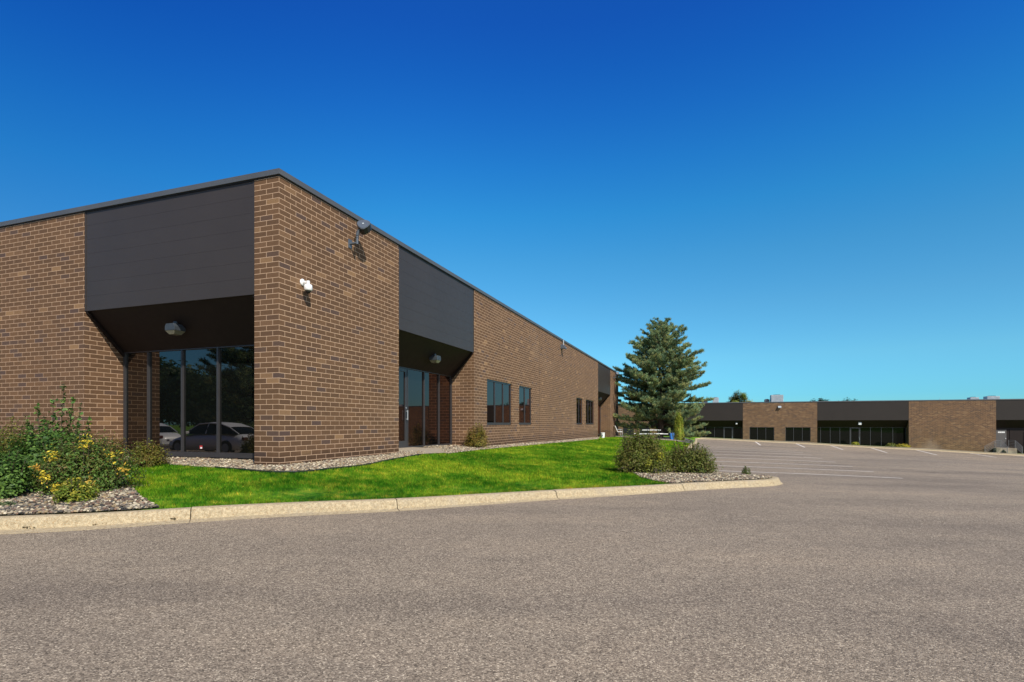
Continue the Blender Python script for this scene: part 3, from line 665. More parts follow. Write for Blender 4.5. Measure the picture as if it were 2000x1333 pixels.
def soffit_part(T, s0, s1, zb, zh, d, parent):
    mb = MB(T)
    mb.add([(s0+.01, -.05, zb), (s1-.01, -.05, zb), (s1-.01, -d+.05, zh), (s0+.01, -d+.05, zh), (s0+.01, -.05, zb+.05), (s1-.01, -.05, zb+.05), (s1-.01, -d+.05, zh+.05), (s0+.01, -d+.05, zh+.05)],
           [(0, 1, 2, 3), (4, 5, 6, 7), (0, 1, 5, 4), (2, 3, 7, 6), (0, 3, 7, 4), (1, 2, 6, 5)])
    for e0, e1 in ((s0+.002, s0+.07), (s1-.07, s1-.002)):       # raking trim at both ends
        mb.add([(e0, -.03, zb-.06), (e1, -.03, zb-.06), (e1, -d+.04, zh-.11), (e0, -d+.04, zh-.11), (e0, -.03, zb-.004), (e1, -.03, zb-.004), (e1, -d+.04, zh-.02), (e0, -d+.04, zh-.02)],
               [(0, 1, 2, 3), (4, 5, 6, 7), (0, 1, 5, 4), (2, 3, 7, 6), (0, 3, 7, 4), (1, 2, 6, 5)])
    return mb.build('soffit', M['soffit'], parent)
def coping_part(path, z, parent, out=.04, inn=.30, h=.092):
    """metal cap along a closed or open local polyline of (x,y); outside is on the right-hand side of travel"""
    P = [Vector(p) for p in path]; n = len(P); rows = []
    for i, p in enumerate(P):
        d0 = (p-P[i-1]).normalized() if i > 0 else None; d1 = (P[i+1]-p).normalized() if i < n-1 else None
        n0 = Vector((d0.y, -d0.x)) if d0 else None; n1 = Vector((d1.y, -d1.x)) if d1 else None
        if n0 and n1: m = (n0+n1); m = m/(1+n0.dot(n1))
        else: m = n0 or n1
        q = lambda o, zz: (p.x+m.x*o, p.y+m.y*o, zz)
        rows.append([q(out, z-.012), q(out, z+h), q(out-.02, z+h+.006), q(-inn, z+h-.03), q(-inn, z-.06), q(out-.028, z-.012)])
    mb = MB(); k = len(rows[0]); mb.add([a for r in rows for a in r], [(i*k+j, (i+1)*k+j, (i+1)*k+(j+1) % k, i*k+(j+1) % k) for i in range(n-1) for j in range(k)])
    mb.add(rows[0], [tuple(range(k))]); mb.add(rows[-1], [tuple(range(k))])
    o = mb.build('coping', M['coping'], parent)
    b = MB()   # black strip standing in for the shadow gap under the cap
    rr = []
    for i, p in enumerate(P):
        d0 = (p-P[i-1]).normalized() if i > 0 else None; d1 = (P[i+1]-p).normalized() if i < n-1 else None
        n0 = Vector((d0.y, -d0.x)) if d0 else None; n1 = Vector((d1.y, -d1.x)) if d1 else None
        m = (n0+n1)/(1+n0.dot(n1)) if (n0 and n1) else (n0 or n1)
        rr.append([(p.x+m.x*o_, p.y+m.y*o_, zz) for o_, zz in ((.006, z-.035), (.006, z-.014), (-.02, z-.014), (-.02, z-.035))])
    b.add([a for r in rr for a in r], [(i*4+j, (i+1)*4+j, (i+1)*4+(j+1) % 4, i*4+(j+1) % 4) for i in range(n-1) for j in range(4)])
    b.build('cap_shadow_strip', M['black'], o)
    return o
# ---- near building: local x outwards from the long side, y along it, z=0 at eye-.85
NB0 = EYE-.85; ZT = 5.63; ZF = 3.39; ZH = 2.55; ZS = .10; DEP = .9
near = thing('brick_building', 'brown brick building filling the left half, with dark metal fascias', 'building', (-4.46, 10.42, NB0), YAW)
TF = lambda s, o, z: (-s, -o, z)             # front: s to the left of the corner
TR = lambda s, o, z: (o, s, z)               # long side: s away from the corner
LEN, WID = 44.3, 34.0
Q = []
Q += facade_quads(TF, 0, .6, -.6, ZT, []); Q += facade_quads(TF, 5.45, WID, -.6, ZT, [])
wins = [(10.64, 13.46, .80, 2.54), (14.43, 16.33, .80, 2.54), (25.98, 27.85, .80, 2.54), (28.95, 31.95, .80, 2.54)]
Q += facade_quads(TR, 0, 4.35, -.6, ZT, []); Q += facade_quads(TR, 9.41, 33.6, -.6, ZT, wins); Q += facade_quads(TR, 39.5, LEN, -.6, ZT, [])
for T, s in ((TF, .6), (TF, 5.45), (TR, 4.35), (TR, 9.41), (TR, 33.6), (TR, 39.5)):
    Q.append([T(s, 0, -.6), T(s, -DEP-.3, -.6), T(s, -DEP-.3, ZT), T(s, 0, ZT)])
Q.append([(0, LEN, -.6), (-WID, LEN, -.6), (-WID, LEN, ZT), (0, LEN, ZT)]); Q.append([(-WID, 0, -.6), (-WID, LEN, -.6), (-WID, LEN, ZT), (-WID, 0, ZT)])
brick_obj('wall', Q, M['brick'], near, 0.0)
mb = MB(); mb.box((-WID+.2, .2, ZT-.35), (-.2, LEN-.2, ZT-.3)); mb.build('roof', M['roof'], near)
mb = MB(TR); mb.box((17.55, -.02, -.5), (17.565, .0025, ZT)); mb.build('control_joint', M['soffit'], near)
coping_part([(-WID, 0), (0, 0), (0, LEN), (-WID, LEN)], ZT, near)
fascia_part(TF, .6, 5.45, ZF, ZT-.02, near); fascia_part(TR, 4.35, 9.41, ZF, ZT-.02, near); fascia_part(TR, 33.6, 39.5, ZF, ZT-.02, near)
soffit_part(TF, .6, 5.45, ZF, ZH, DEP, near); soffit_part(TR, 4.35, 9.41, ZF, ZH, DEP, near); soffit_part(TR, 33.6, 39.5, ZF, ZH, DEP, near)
sf = glazing(TF, [.62, 1.42, 2.485, 3.55, 4.62, 5.43], ZS, ZH+.03, -DEP, near, 'storefront', sill=.11, gm=M['glass_front'])
mb = MB(TF); mb.box((2.97, -DEP+.006, .285), (3.05, -DEP+.009, .36)); st = mb.build('sticker', M['red'], sf)
mb = MB(TF); mb.box((2.975, -DEP+.0095, .288), (3.03, -DEP+.0105, .325)); mb.build('sticker_print', M['white'], sf)
glazing(TR, [4.37, 5.2, 6.29, 7.35, 8.40, 9.39], .10, ZH+.03, -DEP, near, 'storefront', doors=(1,), sill=.05)
glazing(TR, [33.62, 34.6, 35.7, 36.8, 37.9, 39.48], -.1, ZH+.03, -DEP, near, 'storefront', sill=.05)
for k, (a, b, c, d) in enumerate(wins):
    n = 3 if b-a > 2.2 else 2
    glazing(TR, [a+.004+(b-a-.008)*i/n for i in range(n+1)], c+.004, d-.004, -.075, near, 'window', sill=.09, fw=.06, fd=.07)

# ---- far building: local frame whose origin is under the camera
FY = 73.75; FT = 2.60+EYE; FFB = .42+EYE; FH = -.43+EYE; FB = -3.9+EYE
far = thing('brick_building', 'long low brick building across the back of the parking lot', 'building', (0, 0, 0), YAW)
TB = lambda s, o, z: (s, FY-o, z)
brk = [(-30, -5.25), (4.72, 12.94), (22.22, 30.28), (39.5, 52)]; rec = [(-5.25, 4.72), (12.94, 22.22), (30.28, 39.5)]
fw_ = [(5.48, 8.26, -2.15+EYE, FH), (9.50, 12.23, -2.15+EYE, FH)]
fd_ = [(-10.1, -8.7, -2.6+EYE, -.35+EYE), (-7.9, -6.6, -2.6+EYE, -.35+EYE)]
Q = []
for a, b in brk: Q += facade_quads(TB, a, b, FB, FT, [w for w in fw_+fd_ if a < w[0] < b], .12)
for a, b in rec:
    for s in (a, b): Q.append([TB(s, 0, FB), TB(s, -DEP-.3, FB), TB(s, -DEP-.3, FT), TB(s, 0, FT)])
Q.append([TB(-30, 0, FB), TB(-30, -25, FB), TB(-30, -25, FT), TB(-30, 0, FT)]); Q.append([TB(52, 0, FB), TB(52, -25, FB), TB(52, -25, FT), TB(52, 0, FT)]); Q.append([TB(-30, -25, FB), TB(52, -25, FB), TB(52, -25, FT), TB(-30, -25, FT)])
brick_obj('wall', Q, M['brick_far'], far, 3.9-EYE-.4)
mb = MB(TB); mb.box((-29.8, -24.8, FT-.35), (51.8, -.2, FT-.3)); mb.build('roof', M['roof'], far)
coping_part([(-30, FY), (52, FY), (52, FY+25), (-30, FY+25)], FT, far)
for a, b in rec:
    fascia_part(TB, a, b, FFB, FT-.02, far, seams=([(a+b)/2-.1] if b-a > 9 else []), mat='fascia_far'); soffit_part(TB, a, b, FFB, FH, DEP, far)
for a, b, c, d in fw_: glazing(TB, [a+.004, a+.9, a+1.85, b-.004], c+.004, d-.004, -.09, far, 'window', gm=M['glass_far'], fw=.05)
for a, b, c, d in fd_:
    mb = MB(TB); mb.box((a+.003, -.11, c), (b-.003, -.06, d-.003)); mb.build('door', M['lamp_dark'], far)
glazing(TB, [-5.2, -4.1, -3.0, -1.9, -.8, .3, 1.4, 2.5, 3.6, 4.69], -2.85+EYE, FH+.03, -DEP, far, 'storefront', gm=M['glass_far'], doors=(7,))
glazing(TB, [12.97, 13.45, 14.48, 15.5, 16.55, 17.6, 18.65, 19.75, 20.9, 22.19], -2.85+EYE, FH+.03, -DEP, far, 'storefront', gm=M['glass_far'], doors=(4,))
# right recess: elevated door, brown infill, window panel
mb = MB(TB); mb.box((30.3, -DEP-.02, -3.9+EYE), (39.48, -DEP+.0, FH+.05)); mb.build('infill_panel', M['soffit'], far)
mb = MB(TB); mb.box((30.62, -DEP+.003, -2.63+EYE), (31.55, -DEP+.05, -.66+EYE)); dd = mb.build('door', M['door'], far); dd['label'] = 'grey brown steel door with a white plate'
mb = MB(TB); mb.lathe((31.45, 0, 0), [(0, 0), (.03, 0), (.03, .02), (0, .02)], 8)
mb = MB(TB); mb.tube((31.46, -DEP+.05, -1.62+EYE), (31.46, -DEP+.11, -1.62+EYE), .035); mb.build('handle', M['white'], dd)
mb = MB(TB)
for i in range(4): mb.box((30.80+i*.155, -DEP+.052, -1.02+EYE), (30.935+i*.155, -DEP+.06, -.87+EYE))
mb.build('door_plate', M['white'], dd)
mb = MB(TB); mb.box((31.85, -DEP+.003, -3.1+EYE), (33.05, -DEP+.04, -.6+EYE)); mb.build('wall_panel', M['soffit'], far)
glazing(TB, [33.1, 34.6, 36.2, 37.8, 39.4], -3.0+EYE, FH-.45, -DEP+.05, far, 'window', gm=M['glass_green'])
# steps and railings at that door
base = thing('entrance_steps', 'concrete steps and grey pipe railings at the raised far right door', 'steps', (*loc2w(31, 72.6), -3.1+EYE), YAW)
T3 = lambda x, y, z: (x-31, y-72.6, z+3.1)
mb = MB(T3); mb.box((30.0, 73.0, -3.5), (31.8, 74.6, -2.64)); mb.build('landing', M['path'], base)
for i in range(2):
    mb = MB(T3); mb.box((30.58, 72.66-.33*i, -3.5), (31.5, 72.99-.33*i, -2.79-.15*i)); mb.build('step', M['path'], base)
for lx, xe in ((30.42, 30.42), (31.66, 31.66), (29.9, 29.0)):
    mb = MB(T3)
    if xe == lx:
        for k in range(5): z = -1.80-.17*k; mb.tube((lx, 74.5, z), (lx, 73.1, z), .018, n=6); mb.tube((lx, 73.1, z), (lx, 71.7, z-.62), .018, n=6)
        for y, z0, z1 in ((74.4, -2.7, -1.8), (73.1, -2.7, -1.8), (71.7, -3.25, -2.42)): mb.tube((lx, y, z0), (lx, y, z1), .024, n=6)
    else:
        for k in range(5): z = -1.85-.17*k; mb.tube((30.38, 73.05, z), (lx, 73.05, z), .018, n=6); mb.tube((lx, 73.05, z), (xe, 73.05, z-.62), .018, n=6)
        for x, z0, z1 in ((lx, -2.9, -1.85), (xe, -3.2, -2.47)): mb.tube((x, 73.05, z0), (x, 73.05, z1), .024, n=6)
    mb.build('railing', M['rail'], base)

# ------------------------------------------------------------------ lamps, camera, roof gear
def nbw(x, y, z): # near building local -> world
    return (-4.46+VY*x+VX*y, 10.42-VX*x+VY*y, NB0+z)
def arm_flood(label, s, z):
    t = thing('floodlight', label, 'floodlight', nbw(0, s, z), YAW, 'floodlights on the brick walls')
    MB().box((0, -.065, -.10), (.018, .065, .10)).build('mounting_plate', M['lamp'], t, .004)
    mb = MB(); mb.tube((.01, 0, 0), (.20, 0, 0), .028, n=12); mb.tube((.20, 0, -.028), (.20, 0, .19), .028, n=12); mb.tube((.20, 0, .12), (.20, 0, .14), .036, n=12)
    mb.tube((.20, 0, .17), (.255, .0, .30), .038, .034, n=12); mb.build('arm', M['lamp'], t)
    # shield-shaped housing leaning back, its open underside towards the wall
    n_ = Vector((.30, -.80, .52)).normalized(); up = Vector((0, 0, 1)); a_ = up.cross(n_).normalized(); b_ = n_.cross(a_)
    def HT(a, b, c): return tuple(Vector((.34, .05, .40))+a_*a+b_*b+n_*c)
    prof = [(.155*math.cos(R(q)), .045+.10*math.sin(R(q))) for q in range(0, 181, 20)]+[(-.15, -.01), (-.10, -.10), (-.03, -.165), (.03, -.165), (.10, -.10), (.15, -.01)]
    n = len(prof); mb = MB(HT)
    top = [(a*.9, b*.9, .055) for a, b in prof]; mid = [(a, b, .035) for a, b in prof]; low = [(a, b, -.075) for a, b in prof]
    mb.add(top+mid, [tuple(range(n))]+[(i, (i+1) % n, n+(i+1) % n, n+i) for i in range(n)]); mb.build('housing', M['lamp'], t)
    mb = MB(HT); mb.add([(a*.985, b*.985, .034) for a, b in prof]+[(a*.97, b*.97, -.13) for a, b in prof], [tuple(range(n, 2*n)), tuple(range(n))]+[(i, (i+1) % n, n+(i+1) % n, n+i) for i in range(n)]); mb.build('visor', M['lamp_dark'], t)
    mb = MB(HT); mb.tube((0, 0, .054), (0, 0, .062), .022, n=12); mb.build('screw_cap', M['galv'], t)
    return t
arm_flood('grey hooded floodlight on a bent arm near the top of the brick corner', 2.21, 4.98)
arm_flood('small dark arm floodlight under the coping at the far end of the long wall', 41.3, 5.02)
def box_flood(label, world, yaw, w=.26, pipe=True):
    t = thing('floodlight', label, 'floodlight', world, yaw, 'floodlights on the brick walls')
    mb = MB(); mb.prism([(0, -.11), (.16, -.11), (.30, -.13), (.30, -.05), (.14, .12), (0, .12)], 1, -w/2, w/2); mb.build('housing', M['lamp'] if pipe else M['galv'], t, .006)
    mb = MB(); mb.quad((.17, -w/2+.02, -.125), (.29, -w/2+.02, -.14), (.29, w/2-.02, -.14), (.17, w/2-.02, -.125)); mb.build('lens', M['lens'], t)
    if pipe:
        mb = MB(); mb.tube((.10, .17, -.02), (.10, .17, .42), .03, n=10); mb.box((-.02, .12, -.03), (.14, .22, .03)); mb.build('conduit', M['galv'], t)
    return t
box_flood('brown box floodlight with a grey conduit under the coping, beyond the paired windows', nbw(0, 21.95, 5.24), YAW)
t = box_flood('pale box floodlight high on the far brick wall between the fascias', (*loc2w(8.85, FY), 2.05+EYE), YAW-R(90), .36, False)
def wall_pack(label, loc, yaw):
    t = thing('soffit_light', label, 'soffit light', loc, yaw, 'lights under the soffits')
    mb = MB(); mb.box((-.05, -.05, .03), (.05, .05, .14)); mb.prism([(-.14, -.07), (.14, -.07), (.14, .02), (.11, .075), (-.11, .075), (-.14, .02)], 1, -.17, .10); mb.build('housing', M['lamp_mid'], t, .004)
    a = [(-.138, -.165, -.072), (.138, -.165, -.072), (.138, .095, -.072), (-.138, .095, -.072)]; b = [(-.075, -.12, -.15), (.075, -.12, -.15), (.075, .05, -.15), (-.075, .05, -.15)]
    mb = MB(); mb.add(a+b, [(0, 1, 2, 3), (4, 5, 6, 7), (0, 1, 5, 4), (1, 2, 6, 5), (2, 3, 7, 6), (3, 0, 4, 7)]); mb.build('lens', M['lens'], t)
wall_pack('lantern-like light under the sloping soffit of the large left recess', nbw(-3.14, .40, 2.93), YAW)
wall_pack('light under the sloping soffit above the glass door recess', nbw(-.40, 7.14, 2.93), YAW+R(90))
wall_pack('small light under the soffit at the far end recess of the long wall', nbw(-.40, 36.4, 2.93), YAW+R(90))
# square light over the far entrance and small one at left
for lab, lx in (('square white light under the far fascia above the middle entrance', 17.45), ('small pale light in the far left recess behind the pine', 4.0)):
    t = thing('soffit_light', lab, 'soffit light', (*loc2w(lx, FY+.32), .02+EYE), YAW, 'lights under the soffits')
    s_ = .16 if lx > 10 else .10
    MB().box((-s_, -.03, -s_), (s_, .22, s_)).build('housing', M['galv'], t, .01); MB().box((-s_*.85, -.045, -s_*.85), (s_*.85, -.031, s_*.85)).build('lens', M['white'], t, .004)
t = thing('security_camera', 'white dome security camera on the brick corner', 'security camera', nbw(0, .64, 3.71), YAW)
mb = MB(lambda a, b, c: (c, a, b)); mb.lathe((0, 0, 0), [(0, 0), (.072, 0), (.072, .016), (.05, .028), (0, .028)], 24); mb.build('wall_mount', M['white'], t)
mb = MB(); mb.tube((.02, 0, 0), (.145, 0, 0), .026, n=12); mb.tube((.145, 0, .02), (.145, 0, -.07), .034, n=14); mb.box((.05, -.02, -.03), (.12, .02, .01)); mb.build('arm', M['white'], t)
mb = MB(); mb.lathe((.145, 0, -.055), [(0, 0), (.06, 0), (.078, -.015), (.08, -.045), (.082, -.05), (.082, -.11), (.07, -.125), (0, -.125)], 28); mb.build('housing', M['white'], t)
mb = MB(); mb.lathe((.145, 0, -.18), [(.058, 0), (.055, -.02), (.04, -.042), (.02, -.053), (0, -.056)], 24); mb.build('dome', M['black'], t)
def pipe_vent(label, w, h, r=.05):
    t = thing('roof_vent', label, 'roof vent', w, YAW, 'roof vents')
    mb = MB(); mb.tube((0, 0, -.4), (0, 0, h), r, n=10); mb.build('pipe', M['galv'], t); mb = MB(); mb.tube((0, 0, h), (0, 0, h+.06), r*1.7, r*1.2, n=10); mb.build('cap', M['galv'], t)
pipe_vent('stubby vent on the near roof edge, the nearer one', nbw(-.9, 18.6, ZT), .40, .07); pipe_vent('vent on the near roof edge just before the box floodlight', nbw(-.9, 21.2, ZT), .38, .09)
def hvac(label, lx, ly, w, d, h, dark=False, dishes=False):
    t = thing('rooftop_unit', label, 'rooftop unit', (*loc2w(lx, ly), FT-.3), YAW, 'machines on the far roof')
    m = M['lamp'] if dark else M['galv']
    mb = MB(); mb.box((-w/2, -d/2, .12), (w/2, d/2, h)); mb.box((-w/2+.05, -d/2+.05, 0), (w/2-.05, d/2-.05, .12)); mb.build('cabinet', m, t, .01)
    mb = MB(); n = max(4, int(w/.12))
    for i in range(n): x = -w/2+.08+(w-.16)*i/(n-1); mb.box((x-.012, -d/2-.02, .2), (x+.012, -d/2-.001, h-.08))
    mb.build('louvre', m, t)
    mb = MB(); mb.lathe((0, 0, h), [(0, .06), (w*.3, .06), (w*.34, 0)], 16); mb.build('fan_cowl', M['lamp_dark'], t)
    return t
hvac('large pale ribbed cooling unit on the far roof above the windowed brick wall', 9.25, 80, 1.45, 1.5, 1.5)
hvac('dark low box beside the large ribbed cooling unit', 8.1, 80.3, .6, .8, .95, True)
hvac('narrow grey unit on the far roof right of the pine', 1.65, 80, .78, .9, 1.28)
hvac('dark low unit on the far roof closest to the pine', .25, 80, .7, .9, .9, True)
hvac('grey unit on the far roof above the blank brick wall', 30.6, 80, .85, .9, .85)
hvac('wide pale unit on the far roof at the right', 32.4, 80, 1.2, 1.0, .95)
hvac('tiny dark hood on the far roof at the right edge', 36.0, 80, .5, .5, .55, True)
pipe_vent('thin mast on the far roof above the blank brick wall', (*loc2w(27.3, 80), FT), .42, .02)
pipe_vent('low round vent on the far roof above the middle fascia', (*loc2w(23.2, 80), FT), .12, .14)

# ------------------------------------------------------------------ plants
def leaf_cloud(P, N, size, aspect, C, jit=.3):
    """one folded quad per leaf at P with facing N"""
    n = len(P); N = N+rng.normal(0, jit, (n, 3)); N /= np.linalg.norm(N, axis=1)[:, None]+1e-9
    A = np.cross(N, rng.normal(0, 1, (n, 3))); A /= np.linalg.norm(A, axis=1)[:, None]+1e-9; B = np.cross(N, A)
    s = (size*rng.uniform(.6, 1.3, n))[:, None]
    V = np.empty((n, 4, 3)); V[:, 0] = P-A*s; V[:, 1] = P-B*s*aspect+N*s*.15; V[:, 2] = P+A*s; V[:, 3] = P+B*s*aspect+N*s*.15
    return V.reshape(-1, 3), np.arange(4*n).reshape(-1, 4), np.repeat(C, 4, 0)
def pick(pal, n, w=None):
    pal = np.array(pal)*np.array([1.45, 1.35, 1.2]); return pal[rng.choice(len(pal), n, p=None if w is None else np.array(w)/sum(w))]*rng.uniform(.75, 1.25, (n, 1))
def shrub(label, x, y, rx, ry, h, n_tips, per_tip, size, pal, w=None, aspect=.5, sprouts=(), accents=(), name='shrub', cat='shrub', group=None, zb=None, tight=.10, shape=1.0, sag=.15, shoots=16):
    z0 = hg(x, y) if zb is None else zb
    sprouts = list(sprouts)
    for i in range(shoots):
        a_ = rng.uniform(0, 6.28); r_s = rng.uniform(.1, .85); sprouts.append((rx*r_s*math.cos(a_), ry*r_s*math.sin(a_), h*(1.02-.35*r_s**2)*rng.uniform(1.0, 1.22)))
    t = thing(name, label, cat, (x, y, z0), 0, group)
    tips = []; stems = MB()
    for i in range(n_tips):
        th = rng.uniform(0, 2*np.pi); ph = rng.uniform(.02, 1)**shape; rr = math.sqrt(max(0, 1-(ph*.93)**2.2))*rng.uniform(.5, 1)**.35
        lump = 1+.16*math.sin(3*th+x)+.1*math.sin(5*th+2*y)
        p = Vector((rx*rr*lump*math.cos(th), ry*rr*lump*math.sin(th), h*(sag*.5+(1-sag*.5)*ph)*rng.uniform(.82, 1.12))); tips.append(p)
        if i % 3 == 0:
            b = Vector((p.x*.15+rng.normal(0, .03), p.y*.15+rng.normal(0, .03), -.03)); m = b.lerp(p, .55)+Vector((0, 0, .08*h)); stems.tube(b, m, .008*h+.004, .005, n=5, cap=False); stems.tube(m, p, .005, .002, n=4, cap=False)
    for (sx, sy, sh) in sprouts:
        b = Vector((sx*.5, sy*.5, 0)); p = Vector((sx, sy, sh)); stems.tube(b, p, .010, .004, n=5)
    stems.build('stems', M['bark'], t)
    T = np.array([p[:] for p in tips]); k = np.repeat(np.arange(len(T)), per_tip); ctr = np.array([0, 0, h*.35])
    d = T-ctr; d /= np.linalg.norm(d, axis=1)[:, None]+1e-9
    back = rng.uniform(0, 1, len(k))[:, None]; P = T[k]-d[k]*back*min(rx, h)*.38+rng.normal(0, tight, (len(k), 3))*np.array([rx, ry, h])*1.0
    P[:, 2] = np.maximum(P[:, 2], .01)
    tipc = pick(pal, len(T), w); C = tipc[k]*.6+pick(pal, len(k), w)*.4
    for (ax, ay, az, ar, ac) in accents:
        m = np.linalg.norm(P-np.array([ax, ay, az]), axis=1) < ar; sel = m & (rng.random(len(P)) < .8); C[sel] = np.array(ac)*rng.uniform(.8, 1.2, (sel.sum(), 1))
    N = d[k]*.7+np.array([0, 0, .5])
    Vs, Fs, Cs = leaf_cloud(P, N, size, aspect, C, .45)
    for (ax, ay, az, ar, ac) in accents:
        m = 42; o3 = rng.normal(0, ar*.62, (m, 3)); Pp = np.array([ax, ay, az])+o3; V2, F2, C2 = leaf_cloud(Pp, np.tile([0, -.5, 1.0], (m, 1)), size*1.1, aspect*.8, np.array(ac)*rng.uniform(.75, 1.2, (m, 1)), .5)
        Fs = np.vstack([Fs, F2+len(Vs)]); Vs = np.vstack([Vs, V2]); Cs = np.vstack([Cs, C2])
    extraP = []
    for (sx, sy, sh) in sprouts:
        m = int(46*sh/1.0); tt = rng.uniform(.35, 1, m); b = np.array([sx*.5, sy*.5, 0]); e = np.array([sx, sy, sh]); Pp = b+(e-b)*tt[:, None]+rng.normal(0, .045, (m, 3))*(1.25-tt)[:, None]*1.2; extraP.append(Pp)
    if extraP:
        Pp = np.vstack(extraP); V2, F2, C2 = leaf_cloud(Pp, np.tile([0, 0, 1.0], (len(Pp), 1)), size*1.25, aspect, pick(pal, len(Pp), w), .6)
        Fs = np.vstack([Fs, F2+len(Vs)]); Vs = np.vstack([Vs, V2]); Cs = np.vstack([Cs, C2])
    np_mesh('foliage', Vs, Fs, M['leaf'], t, vcol=np.clip(Cs, 0, 1)); return t
OL = [(.080, .110, .018), (.12, .135, .022), (.16, .15, .03), (.055, .075, .015)]
DG = [(.042, .100, .020), (.070, .145, .028), (.105, .190, .038), (.028, .065, .016)]
RB = [(.060, .125, .024), (.095, .170, .030), (.12, .12, .028), (.12, .070, .03), (.040, .075, .018)]
YEL = (.80, .60, .05)
g1 = 'shrubs in the left gravel bed'
shrub('olive green bush at the left frame edge, behind the others', -9.05, 9.5, 1.0, .7, .98, 380, 34, .020, OL, group=g1)
shrub('dark green bush with tall leafy sprouts reaching up the brick wall', -7.75, 9.15, .72, .6, .92, 320, 30, .030, DG, sprouts=[(.22, .0, 1.72), (.30, .1, 1.5), (-.32, .1, 1.35), (-.12, 0, 1.2), (.52, .0, 1.42), (.60, .1, 1.15), (.12, -.1, 1.45), (-.50, .1, 1.15)], group=g1, aspect=.6)
shrub('dark green bush at the left frame edge, in front of the olive one', -7.55, 8.0, .55, .45, .62, 260, 30, .026, DG, group=g1, aspect=.6)
shrub('reddish green bush with bright yellow leaf tufts beside the lawn', -6.55, 8.35, .72, .55, .80, 420, 40, .021, RB, w=[3, 3, 1.3, 1, 2], accents=[(.22, -.30, .80, .11, YEL), (-.16, -.42, .60, .10, YEL), (.62, -.25, .58, .09, YEL), (.74, -.2, .38, .07, (.62, .40, .05)), (-.14, -.56, .30, .07, YEL), (.06, -.60, .15, .07, YEL), (.42, -.45, .20, .06, (.6, .4, .06)), (-.35, -.45, .42, .04, (.6, .35, .05))], group=g1)
shrub('small low bush with yellow leaves touching the kerb stones', -6.15, 7.68, .30, .26, .30, 110, 30, .020, [(.10, .16, .02), (.16, .20, .03), (.30, .27, .03), (.06, .10, .015)], group=g1)
shrub('thin tan and olive bush against the brick return wall', -7.85, 10.6, .42, .3, .62, 130, 22, .018, [(.16, .12, .035), (.10, .09, .025), (.20, .14, .05)], group=g1)
shrub('small olive yellow bush in front of the large left window', -7.35, 10.95, .40, .30, .46, 170, 30, .019, [(.11, .13, .022), (.18, .19, .03), (.08, .085, .018), (.15, .10, .03)], group=g1)
shrub('small yellowing bush at the brick pier right of the glass door', *nb(9.15, .25), .42, .36, .72, 170, 26, .022, [(.15, .16, .025), (.25, .20, .04), (.09, .10, .02), (.19, .10, .03)], sprouts=[(.05, 0, .98), (-.35, .0, .62), (.15, 0, .85)])
g2 = 'bushes on the gravel tip of the lawn'
shrub('rounded olive bush with a few yellow leaves, left of the pair at the kerb tip', 3.10, 13.05, .66, .55, .92, 460, 34, .024, [(.070, .105, .020), (.115, .155, .026), (.16, .17, .034), (.10, .080, .024)], accents=[(.35, -.45, .45, .10, (.34, .33, .03)), (.05, -.5, .3, .09, (.3, .3, .03))], sprouts=[(-.1, 0, 1.08), (.2, 0, 1.05), (-.4, 0, .98)], group=g2)
shrub('spreading dark bush with upright tips, right of the pair at the kerb tip', 4.35, 13.35, .72, .5, .66, 340, 32, .024, [(.055, .090, .018), (.090, .130, .024), (.11, .085, .028), (.13, .145, .028)], sprouts=[(-.42, 0, 1.03), (-.30, .1, .98), (-.15, 0, .92), (.02, 0, .86), (.22, 0, .78), (.42, 0, .62), (.66, 0, .42), (.58, -.1, .38)], group=g2)
x_, y_ = 5.75, 13.35
shrub('tiny green weed in the stones near the kerb tip', x_, y_, .12, .1, .20, 40, 12, .016, [(.06, .10, .02), (.10, .13, .03)], name='weed', cat='weed', shoots=3)
shrub('low grey green weed in the stones by the left kerb', *hit(10, 992), .16, .10, .08, 40, 10, .014, [(.06, .11, .05), (.10, .14, .06)], name='weed', cat='weed', shoots=3)
g3 = 'low plants in front of the far building'
for lab, lx, ly, r, h, pal in (('small yellow flowering clump at the far kerb left of the middle entrance', 16.4, 71.6, .42, .35, [(.35, .33, .03), (.15, .2, .04)]), ('green clump before the far storefront', 20.2, 72.6, .5, .38, [(.12, .16, .04), (.2, .2, .05)]), ('yellow flowers at the right end of the far storefront', 21.3, 72.5, .8, .36, [(.42, .33, .03), (.16, .2, .04)]),
                               ('tall leafy plant beside the far steps', 32.9, 72.4, .75, 1.35, [(.05, .09, .02), (.08, .13, .03)]), ('dark low plant at the right frame edge by the far window', 34.6, 72.4, .8, .8, [(.05, .09, .02), (.08, .13, .03)])):
    x_, y_ = loc2w(lx, ly); shrub(lab, x_, y_, r, r*.7, h, 120, 20, .05, pal, name='plant', cat='plant', group=g3)
# arborvitae
shrub('narrow cone-shaped green cedar at the corner of the parking lot', 13.95, 45.6, .42, .42, 2.05, 700, 26, .035, [(.22, .33, .04), (.30, .40, .05), (.15, .24, .035), (.36, .24, .06)], name='arborvitae', cat='cedar', shape=1.4, sag=.05, tight=.07, shoots=4)

